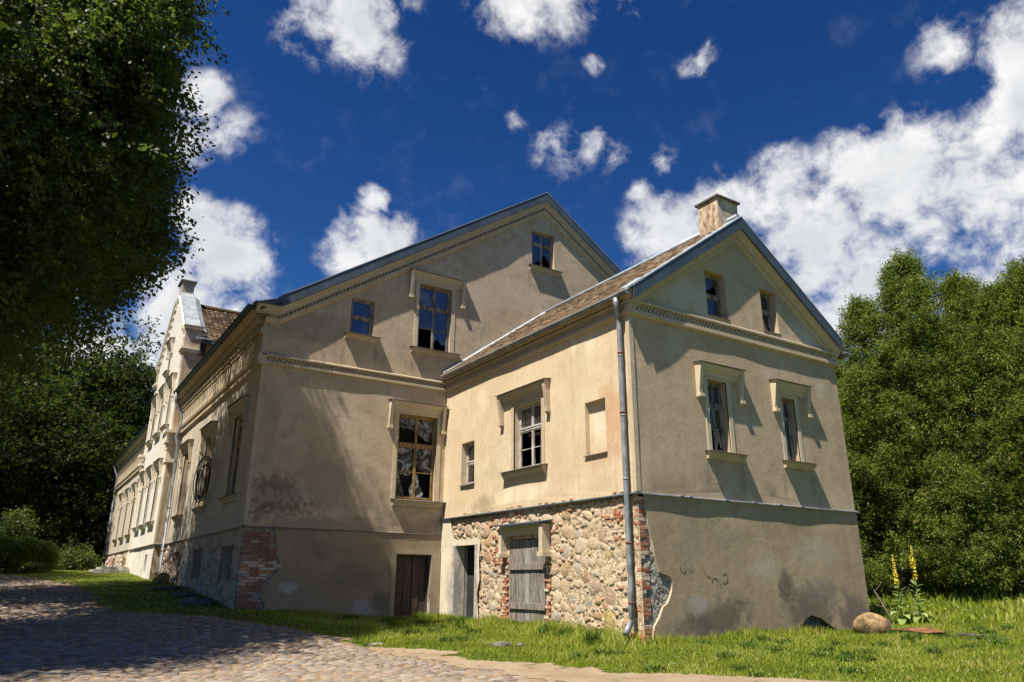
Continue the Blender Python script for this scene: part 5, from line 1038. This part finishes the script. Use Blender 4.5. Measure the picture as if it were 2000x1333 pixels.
def tree(name, loc, label, lobes, h_trunk, r_trunk, n_twig, n_per, leaf, mat, rng, group=None, cat='tree', twL=1.1, droop=.35, shell=.5, extra=None, limbs=26, spread=.09, gaps=0.0, bough=.0, xmax=None):
    """lobes: (cx,cy,cz,rx,ry,rz,weight) world; twigs scattered through the lobes, denser to the outside"""
    x, y = loc; g = T(x, y); t = thing(name, (x, y, g), label, cat, group)
    w = np.array([l[6] for l in lobes]); w = w / w.sum(); pick = rng.choice(len(lobes), n_twig, p=w); Lb = np.array([l[:6] for l in lobes])[pick]
    d = rng.normal(0, 1, (n_twig, 3)); d /= np.linalg.norm(d, axis=1, keepdims=True); rr = 1 - (1 - shell) * rng.random((n_twig, 1)) ** 1.3 * 1.0
    bumps = 1 + .16 * np.sin(d[:, :1] * 5 + pick[:, None]) * np.sin(d[:, 1:2] * 6 + 1.3) + .12 * np.sin(d[:, 2:] * 9 + pick[:, None] * 2 + d[:, :1] * 4)
    C = Lb[:, :3] + d * Lb[:, 3:] * rr * bumps * .92
    if bough:   # gather the twigs into boughs with air between them
        nb = max(30, int(n_twig / 30)); B = C[:nb]; own = rng.integers(0, nb, n_twig); out = d[:nb][own]
        C = B[own] + out * rng.normal(.1, bough * 1.5, (n_twig, 1)) + rng.normal(0, 1, (n_twig, 3)) * [bough, bough, bough * .38]; C[:, 2] -= .35 * ((C - B[own]) ** 2).sum(1) ** .5 * .6
        d = out * .7 + (C - B[own]) * .8; d /= np.linalg.norm(d, axis=1, keepdims=True)
    if gaps: # open the crown where no bough grows
        f_ = np.sin(C[:, 0] * 1.9 + 1.1 * np.sin(C[:, 2] * 1.3)) * np.sin(C[:, 2] * 1.7 + C[:, 1] * 1.1) ; keep = f_ < 1 - gaps; C = C[keep]; d = d[keep]
    if xmax is not None: k_ = C[:, 0] < np.interp(C[:, 2], *xmax) + .25 * np.sin(C[:, 2] * 2.3) ; C = C[k_]; d = d[k_]
    if extra is not None: C = np.concatenate([C, extra[0]]); d = np.concatenate([d, extra[1]])
    D = d * [1, 1, .5] + rng.normal(0, .35, d.shape); D[:, 2] -= droop; D = D / np.linalg.norm(D, axis=1, keepdims=True) * twL * rng.uniform(.6, 1.2, (len(C), 1))
    V, F, q = leaves_from(C, D, n_per, twL, spread, leaf, rng)
    link('crown', mesh_np('crown', V, F, mat, q), t)
    # trunk, limbs, twigs
    top = np.array([np.average([l[0] for l in lobes], weights=w), np.average([l[1] for l in lobes], weights=w), max(l[2] + l[5] * .4 for l in lobes)])
    b0 = np.array([x, y, g - .2]); segs = []; K = 9; tr = [b0 + (top - b0) * np.array([(k / K) ** 1.4, (k / K) ** 1.4, k / K]) + np.array([.12 * math.sin(k * 1.7), .12 * math.cos(k * 2.1), 0]) * (k > 0) for k in range(K + 1)]; rad = [r_trunk * (1.25 if k == 0 else 1 - .88 * k / K) for k in range(K + 1)]
    for k in range(K): segs.append((tr[k], tr[k + 1], rad[k], rad[k + 1]))
    tv, tf = tubes_np(segs, 10); link('trunk', mesh_np('trunk', tv, tf, M_BARK, smooth_=True), t)
    segs = []; ends = []; idx = rng.choice(len(C), min(limbs, len(C)), replace=False)
    for i in idx:
        e = C[i]; k = int(np.clip((e[2] - b0[2]) / (top[2] - b0[2] + .01) * K - rng.uniform(1, 3), 1, K - 1)); s0 = tr[k]; mid = s0 * .5 + e * .5 + np.array([0, 0, .5]); r0 = rad[k] * .38
        q1 = s0 * .6 + e * .4 + rng.normal(0, .25, 3) + [0, 0, .3]; q2 = s0 * .25 + e * .75 + rng.normal(0, .25, 3) + [0, 0, .3]
        segs += [(s0, q1, r0, r0 * .65), (q1, q2, r0 * .65, r0 * .35), (q2, e, r0 * .35, .01)]; ends += [q1, q2, (q1 + q2) / 2, (q2 + e) / 2]
    E = np.array(ends); pick = rng.choice(len(C), min(len(C), 900), replace=False)
    for i in pick:
        j = np.argmin(((E - C[i]) ** 2).sum(1)); m = (E[j] + C[i]) / 2 + rng.normal(0, .1, 3); segs += [(E[j], m, .02, .012), (m, C[i] + D[i] * .8, .012, .004)]
    bv, bf = tubes_np(segs, 4); link('branches', mesh_np('branches', bv, bf, M_BARK), t)
    return t
rg = np.random.default_rng(17)
# near linden at the left, its crown reaching into the frame
spray = []; sd_ = []
for (x, y, z, n, L) in ((.95, 16.5, 8.0, 22, 1.7), (.1, 16.6, 7.8, 26, 1.2), (1.1, 17.2, 10.8, 50, 1.0), (.9, 17.0, 11.7, 45, 1.0), (1.0, 17.0, 12.6, 55, 1.0), (.8, 17, 13.6, 45, .9), (1.0, 17.0, 14.6, 50, .9), (.9, 17, 15.7, 50, .9), (.5, 16.8, 9.6, 40, .8), (-.6, 16.7, 6.9, 24, .9)):
    for _ in range(n): spray.append((x + rg.normal(0, .3) - rg.random() * L * 1.2, y + rg.normal(0, .4), z + rg.normal(0, .14))); sd_.append((.95, .1, -.15))
tree('linden_tree', (-3.6, 19.5), 'huge dark linden whose crown fills the upper left corner above the cobbles', [(-3.2, 19.4, 14.5, 4.6, 4.6, 6.5, .8), (-1.3, 18.8, 16.6, 2.6, 3.4, 3.2, .8), (-1.1, 18.4, 12.8, 2.2, 3.2, 2.8, .9), (-1.9, 18.0, 9.8, 2.0, 3.0, 2.7, .8), (-2.9, 17.8, 6.7, 1.8, 2.8, 2.5, .5), (-3.4, 19, 19, 3.5, 3.6, 3, .4), (-.7, 19.2, 18.4, 2.2, 2.8, 2.2, .5), (-4.5, 15.5, 9, 2.5, 2.2, 3.5, .3)],
     4, .42, 14500, 21, .13, M_LEAF, rg, 'trees left of the courtyard', twL=.95, droop=.45, shell=.1, gaps=.12, xmax=([4, 6.7, 8.8, 10.4, 30], [-1.4, -.7, .2, .9, .95]), extra=(np.array(spray), np.array(sd_)), limbs=70, spread=.06, bough=.5)
tree('linden_tree', (-5.2, 28.5), 'second dark linden, further along the cobbles behind the nearest crown', [(-3.6, 28, 12, 3.9, 4.8, 6.0, 1), (-.5, 23.6, 12.0, 2.3, 3.0, 2.6, 2.2), (-1.6, 22.8, 15.4, 2.0, 2.8, 2.4, .6), (-4.6, 27, 6.5, 3.2, 4, 3.5, .5), (-4.5, 28, 17, 3, 3, 3, .2)], 4, .4, 11500, 18, .16, M_LEAF, rg, 'trees left of the courtyard', twL=1.2, shell=.2, limbs=30, spread=.12, bough=.55, xmax=([4, 7.5, 9.5, 11, 13, 30], [-1.2, -.3, .9, 1.6, 1.7, 1.5]))
tree('linden_tree', (-7.5, 39), 'third linden shading the bend of the cobbled road', [(-6.6, 39, 11, 4.6, 4.8, 6.0, 1), (-6.6, 38, 5.8, 4, 4, 3.5, .6)], 4, .4, 3200, 14, .2, M_LEAF, rg, 'trees left of the courtyard', twL=1.5, shell=.3, limbs=24, spread=.2)
tree('linden_tree', (-8, 12.5), 'linden standing outside the left edge that shades the foreground cobbles', [(-5.6, 14.0, 10.5, 3.6, 2.2, 5, 1), (-7, 12.8, 14, 3.5, 2.4, 4, .4), (-5.4, 15.5, 6.5, 2.6, 2.2, 3, .5)], 4, .4, 4200, 15, .16, M_LEAF, rg, 'trees left of the courtyard', twL=1.2, droop=.4, shell=.15, limbs=20, spread=.14)
# background trees beyond the far wing
bt = [((5.0, 82), [(4.8, 82, 20, 4.6, 4.6, 6.5, 1), (5.2, 80, 13.5, 5, 4.5, 6, .8), (4.0, 80, 7.5, 4.5, 4, 5, .6)], 'tall yellow-green linden rising above the far wing roof', M_LEAFB, 3600), ((-.5, 78), [(-1.2, 78, 17, 5.2, 5, 8, 1), (-.8, 76, 8.5, 5.2, 4, 6, .8)], 'dark tree left of the tall yellow-green linden', M_LEAFB, 3400), ((11, 86), [(11, 86, 15, 5, 5, 8, 1), (9, 84, 8, 5, 4, 7, .8)], 'dark tree mostly hidden behind the far wing', M_LEAFB, 2200),
      ((-10, 72), [(-10, 72, 14, 6.5, 5.5, 9, 1), (-9, 70, 6, 6.5, 4, 6, .7)], 'dark wide tree at the left end of the background wood', M_LEAFB, 3400), ((-6, 60), [(-6.5, 60, 10, 4.5, 4, 7.5, 1)], 'slender dark tree behind the clipped bush', M_LEAFB, 2400), ((-1.2, 66), [(-1.4, 66, 10.5, 3.8, 3.6, 8.2, 1), (-1.2, 65, 5, 4, 3.4, 4, .6)], 'dark understorey tree in the shade beyond the lawn', M_LEAFB, 2400), ((3.4, 70), [(3.2, 70, 7.6, 3.4, 3.2, 6, 1)], 'small dark tree right against the far end of the house', M_LEAFB, 1800)]
for (lc, lb_, lab, mt, n) in bt: tree('background_tree', lc, lab, lb_, 3, .35, n, 15, .34, mt, rg, 'wood beyond the far wing', twL=1.6, shell=.25, limbs=16, spread=.25, bough=.9)
# dark wood closing the view further off
Vs = []; 
n = 5200; a_ = rg.random(n); bx = -45 + 75 * a_; by = 96 + rg.normal(0, 3, n); bz = 1.5 + rg.random(n) ** .8 * (14 + 4 * np.sin(bx * .3)); C = np.stack([bx, by, bz], 1); D = rg.normal(0, 1, (n, 3)); D /= np.linalg.norm(D, axis=1, keepdims=True)
V, F, q = leaves_from(C, D * 2.5, 12, 2, .6, .9, rg); tag(link('far_wood', mesh_np('far_wood', V, F, M_LEAFB, q * .6)), 'dense dark wood closing the view behind the background trees', None, None, 'stuff')
# sapling and shrubs on the left
tree('sapling', (-.6, 46), 'young bright sapling standing behind the clipped bush', [(-.5, 46, 3.6, .8, .8, 1.3, 1), (-.2, 46, 2.7, .6, .6, .6, .4)], 1, .04, 260, 14, .14, M_HEDG, rg, cat='sapling', twL=.5, shell=.2, limbs=8, spread=.09)
tree('shrub', (2.3, 58), 'ragged low shrub in front of the dark wood by the far end', [(2.2, 58, 2.6, 1.6, 1.3, 1.1, 1), (3.4, 57, 2.3, 1.2, 1, .9, .6)], 1, .04, 420, 14, .16, M_HEDG, rg, cat='shrub', twL=.6, shell=.2, limbs=8, spread=.12)
tree('shrub', (1.0, 52), 'low weedy bush just right of the clipped bush', [(1.3, 53, 2.2, .9, .8, .6, 1)], 1, .04, 200, 12, .13, M_HEDG, rg, cat='shrub', twL=.5, shell=.2, limbs=6, spread=.1)
# clipped bush
g = T(-.2, 43.5); t = thing('clipped_bush', (-.35, 43.5, g), 'rounded clipped bush on the lawn at the left edge', 'bush')
n = 15000; d = rg.normal(0, 1, (n, 3)); d /= np.linalg.norm(d, axis=1, keepdims=True); d[:, 2] = np.abs(d[:, 2]) ** .8 * np.where(rg.random(n) < .9, 1, -.2)
sq = np.sign(d) * np.abs(d) ** .7; P_ = np.array([-.55, 43.5, g + .35]) + sq * [1.95, 1.6, 1.05] * (.93 + .07 * rg.random((n, 1))) * (1 + .03 * np.sin(d[:, :1] * 9))
V, F, q = leaves_from(P_, d * .15, 3, .1, .04, .09, rg); link('foliage', mesh_np('foliage', V, F, M_HEDG, q), t)
bv = MB().mat(M_BARK); bv.tube([(-.5, 43.5, g - .1), (-.5, 43.5, g + .9)], .07, 8); [bv.tube([(-.5, 43.5, g + .2), (-.5 + .9 * math.cos(a), 43.5 + .8 * math.sin(a), g + .9)], .03, 5) for a in range(6)]; bv.build('stems', None, t)
# cedars at the right
def cedar(loc, label, h, r, n, rng, size=.12, cone=.62):
    x, y = loc; g = T(x, y); t = thing('cedar_tree', (x, y, g), label, 'tree', 'tall cedars right of the annex')
    # boughs: each a tongue of sprays
    nb = int(n / 26); hz = rng.random(nb) ** .85; az = rng.uniform(0, 6.283, nb)
    prof_ = lambda f: np.clip(np.minimum(1.0, (1 - f) * 1.75) ** cone, .03, 1) * (.78 + .24 * np.sin(f * 9 + az) * np.sin(az * 3 + h))
    R1 = r * prof_(hz) * rng.uniform(.58, 1.15, nb); Bz = g + .3 + hz * (h - .3)
    C = []; D = []
    for k in range(26):
        q = rng.uniform(.25, 1.0, nb); w_ = rng.normal(0, .16, nb) * (1.2 - q * .5); rad_ = R1 * q
        C.append(np.stack([x + np.cos(az + w_ / np.maximum(rad_, .4) * 1.4) * rad_, y + np.sin(az + w_ / np.maximum(rad_, .4) * 1.4) * rad_, Bz + q * r * .22 - q ** 2 * .1 + rng.normal(0, .12, nb)], 1)); D.append(np.stack([np.cos(az), np.sin(az), rng.normal(.15, .3, nb)], 1))
    C = np.concatenate(C); D = np.concatenate(D); D[:, 2] -= .1; D = D + rng.normal(0, .35, D.shape); D /= np.linalg.norm(D, axis=1, keepdims=True); D *= .46
    V, F, q = leaves_from(C, D, 10, .3, .045, size, rng, aspect=.30); link('crown', mesh_np('crown', V, F, M_CED, q), t)
    tv, tf = tubes_np([(np.array([x, y, g - .2]), np.array([x, y, g + h * .5]), .22, .13), (np.array([x, y, g + h * .5]), np.array([x, y, g + h * .96]), .13, .02)], 9); link('trunk', mesh_np('trunk', tv, tf, M_BARK, smooth_=True), t)
    sg = [(np.array([x, y, Bz[i] - .3]), np.array([x + math.cos(az[i]) * R1[i] * .8, y + math.sin(az[i]) * R1[i] * .8, Bz[i]]), .03, .008) for i in range(0, nb, 3)]; bv, bf = tubes_np(sg, 4); link('branches', mesh_np('branches', bv, bf, M_BARK), t)
rc = np.random.default_rng(33)
cedar((27.9, 14.1), 'tallest cedar with a rounded double top, just right of the annex wall', 12.7, 2.9, 14000, rc)
cedar((28.8, 12.5), 'broad cedar right of the tallest one, top just below it', 11.3, 2.8, 13000, rc)
cedar((29.3, 10.4), 'cedar at the right edge whose top touches the white cloud', 11.3, 2.8, 12000, rc)
cedar((30.2, 9.0), 'cedar cut off by the right edge of the view', 11.2, 2.7, 6000, rc)
cedar((27.2, 15.7), 'cedar just left of the tallest one, its top a little lower', 11.2, 2.3, 8000, rc)
cedar((29.2, 11.5), 'narrow cedar between the broad one and the edge one, pointed top', 10.7, 2.2, 8000, rc)
cedar((25.6, 18.0), 'slim young cedar close behind the annex wall', 9.4, 2.0, 6500, rc)
cedar((27.6, 17.4), 'shorter cedar squeezed between the annex corner and the tallest cedar', 9.0, 2.3, 8500, rc)
cedar((30.9, 16.2), 'back-row cedar filling the gap behind the tallest pair', 10.0, 2.7, 7000, rc)
cedar((27.0, 13.3), 'low young cedar spreading at the foot of the tallest one', 4.6, 1.7, 4500, rc)
tree('maple_tree', (33.5, 23.5), 'light green broadleaf tree showing behind the annex roof corner', [(33.2, 23, 9.6, 2.6, 2.6, 4.8, 1), (33.5, 22.5, 5, 3, 3, 4, .8)], 3, .25, 2300, 15, .2, M_CED, rg, cat='tree', twL=.9, shell=.25, limbs=20, spread=.16)
n = 3000; C = np.stack([rg.uniform(30, 50, n), rg.uniform(2, 40, n), 0 * np.zeros(n)], 1); C[:, 0] = 37 + rg.normal(0, 2, n) ; C[:, 2] = terr(C[:, 0], C[:, 1]) + rg.random(n) * 9; D = rg.normal(0, 1, (n, 3)); D /= np.linalg.norm(D, axis=1, keepdims=True)
V, F, q = leaves_from(C, D * 1.5, 12, 1, .4, .55, rg); tag(link('far_shrubbery', mesh_np('far_shrubbery', V, F, M_LEAFB, q * .5)), 'dark shrubbery behind the row of cedars', None, None, 'stuff')
# ================================================================== grass
def grass(name, N, sampler, hmin, hmax, rng, wid=.009, mat=M_GRS, seg=1, bend=.5, qm=.4):
    x, y = sampler(N); ok = ~(((x > xB - .02) & (y > yC - .02) & (x < xR)) | ((x > xD) & (y > yA)) | ((x > XE) & (y > YE0) & (y < YE1))); inp = in_path(x, y) | in_road(x, y)
    # ragged margin: a few tufts in the sand and joints
    ok &= ~inp | (rng.random(len(x)) < np.where(~(in_path(x + .3, y + .12)) , .22, .014)); x, y = x[ok], y[ok]; z = terr(x, y) - .005; n = len(x)
    a = rng.uniform(0, 6.283, n); pat = .5 + .5 * np.sin(x * 1.7 + 2 * np.sin(y * .9)) * np.sin(y * 1.3 + x * .6); h = (hmin + (hmax - hmin) * rng.random(n) ** 1.6) * (.6 + .7 * pat)
    h *= np.where(in_path(x, y) | in_road(x, y), .45, 1)
    # longer against the walls, trodden short beside the path
    dw = np.minimum(np.where((x > xB - 1) & (x < xR + .6), np.maximum(yC - y, 0), 9), np.where((y > yC) & (y < yA), np.maximum(xB - x, 0), 9)); h *= 1 + 1.0 * np.exp(-dw / .22); h *= np.clip((x - edge_x(PB, y)) * .9 + .45, .4, 1) if True else 1
    w = wid * rng.uniform(.6, 1.4, n) * (1 + np.hypot(x, y) / 45); le = h * bend * rng.uniform(.1, 1.2, n); b = rng.uniform(0, 6.283, n)
    ca, sa = np.cos(a) * w, np.sin(a) * w; cb, sb = np.cos(b) * le, np.sin(b) * le
    V = np.stack([np.stack([x - ca, y - sa, z], 1), np.stack([x + ca, y + sa, z], 1), np.stack([x + cb * .35 + ca * .6, y + sb * .35 + sa * .6, z + h * .62], 1), np.stack([x + cb * .35 - ca * .6, y + sb * .35 - sa * .6, z + h * .62], 1), np.stack([x + cb, y + sb, z + h], 1)], 1).reshape(-1, 3)
    i = np.arange(n)[:, None] * 5; F = np.concatenate([i + [0, 1, 2], i + [0, 2, 3], i + [3, 2, 4]], 0)
    q = np.clip(.25 + .5 * pat + rng.normal(0, .2, n) + np.where(rng.random(n) < .05, .5, 0), 0, 1)
    o = link(name, mesh_np(name, V, F, mat, q.repeat(5))); return tag(o, kind='stuff')
gr = np.random.default_rng(8)
def samp_wedge(a0, a1, d0, d1, p=1.0):
    def f_(N):
        a = np.radians(gr.uniform(a0, a1, N)); d = d0 + (d1 - d0) * gr.random(N) ** p; return d * np.sin(a), d * np.cos(a)
    return f_
tag(grass('lawn_grass', 300000, samp_wedge(22, 74, 8.3, 30, 1.25), .035, .105, gr), 'bright mown grass in front of the annex')
tag(grass('lawn_grass', 70000, samp_wedge(-4, 24, 14, 46, 1.1), .04, .13, gr, .012), 'grass strip along the courtyard front')
def samp_wall(N):
    k = gr.integers(0, 3, N); t_ = gr.random(N); e = np.abs(gr.normal(0, .12, N)); x = np.where(k == 0, xB + t_ * (xR - xB + .6), np.where(k == 1, xB - .03 - e, xD + t_ * (xB - xD))); y = np.where(k == 0, yC - .04 - e, np.where(k == 1, yC + t_ * (yA - yC), yA - .04 - e * 1.6)); return x, y
tag(grass('tall_grass', 9000, samp_wall, .07, .17, gr, .008, bend=.4), 'long uncut grass along the foot of the walls')
tag(grass('field_grass', 26000, samp_wedge(48, 80, 24, 60, 1), .08, .25, gr, .03), 'rough grass at the foot of the cedars')
wc = [(float(a), float(b)) for a, b in zip(gr.uniform(8.5, 21, 40), gr.uniform(7.5, 12.2, 40))] + [(float(a), float(b)) for a, b in zip(gr.uniform(7.8, 11.2, 22), gr.uniform(13, 21.5, 22))] + [(17.3, 9.9), (17.5, 10.1), (16.9, 9.8)]
def samp_weed(N):
    i = gr.integers(0, len(wc), N); c = np.array(wc)[i]; return c[:, 0] + gr.normal(0, .09, N), c[:, 1] + gr.normal(0, .07, N)
M_WEED = leafmat('weed_blade', [(0, (.05, .09, .015)), (1, (.14, .20, .03))], .35)
tag(grass('weed_tufts', 9000, samp_weed, .07, .17, gr, .014, M_WEED, bend=.9), 'darker broad-leaved weed tufts scattered in the lawn')
# clover heads and dandelion spots
x, y = samp_wedge(38, 72, 9, 17, 1)(420); k = ~(in_path(x, y) | (x > xB) & (y > yC)); x, y = x[k], y[k]; z = terr(x, y)
fv = (np.array([(1, 0, 0), (0, 1, 0), (-1, 0, 0), (0, -1, 0), (0, 0, 1.1), (0, 0, -.6)], float), np.array([(0, 1, 4), (1, 2, 4), (2, 3, 4), (3, 0, 4), (1, 0, 5), (2, 1, 5), (3, 2, 5), (0, 3, 5)]))
cl_ = .5 + .5 * np.sin(x * 1.1 + 2) * np.sin(y * 1.9)
scatter([(np.array((a, b, c + gr.uniform(.04, .09))), np.eye(3) * gr.uniform(.006, .011), gr.random()) for a, b, c, q in zip(x, y, z, cl_) if q > .45], 'clover_flowers', M_FLW, [fv], None, False, kind='stuff')
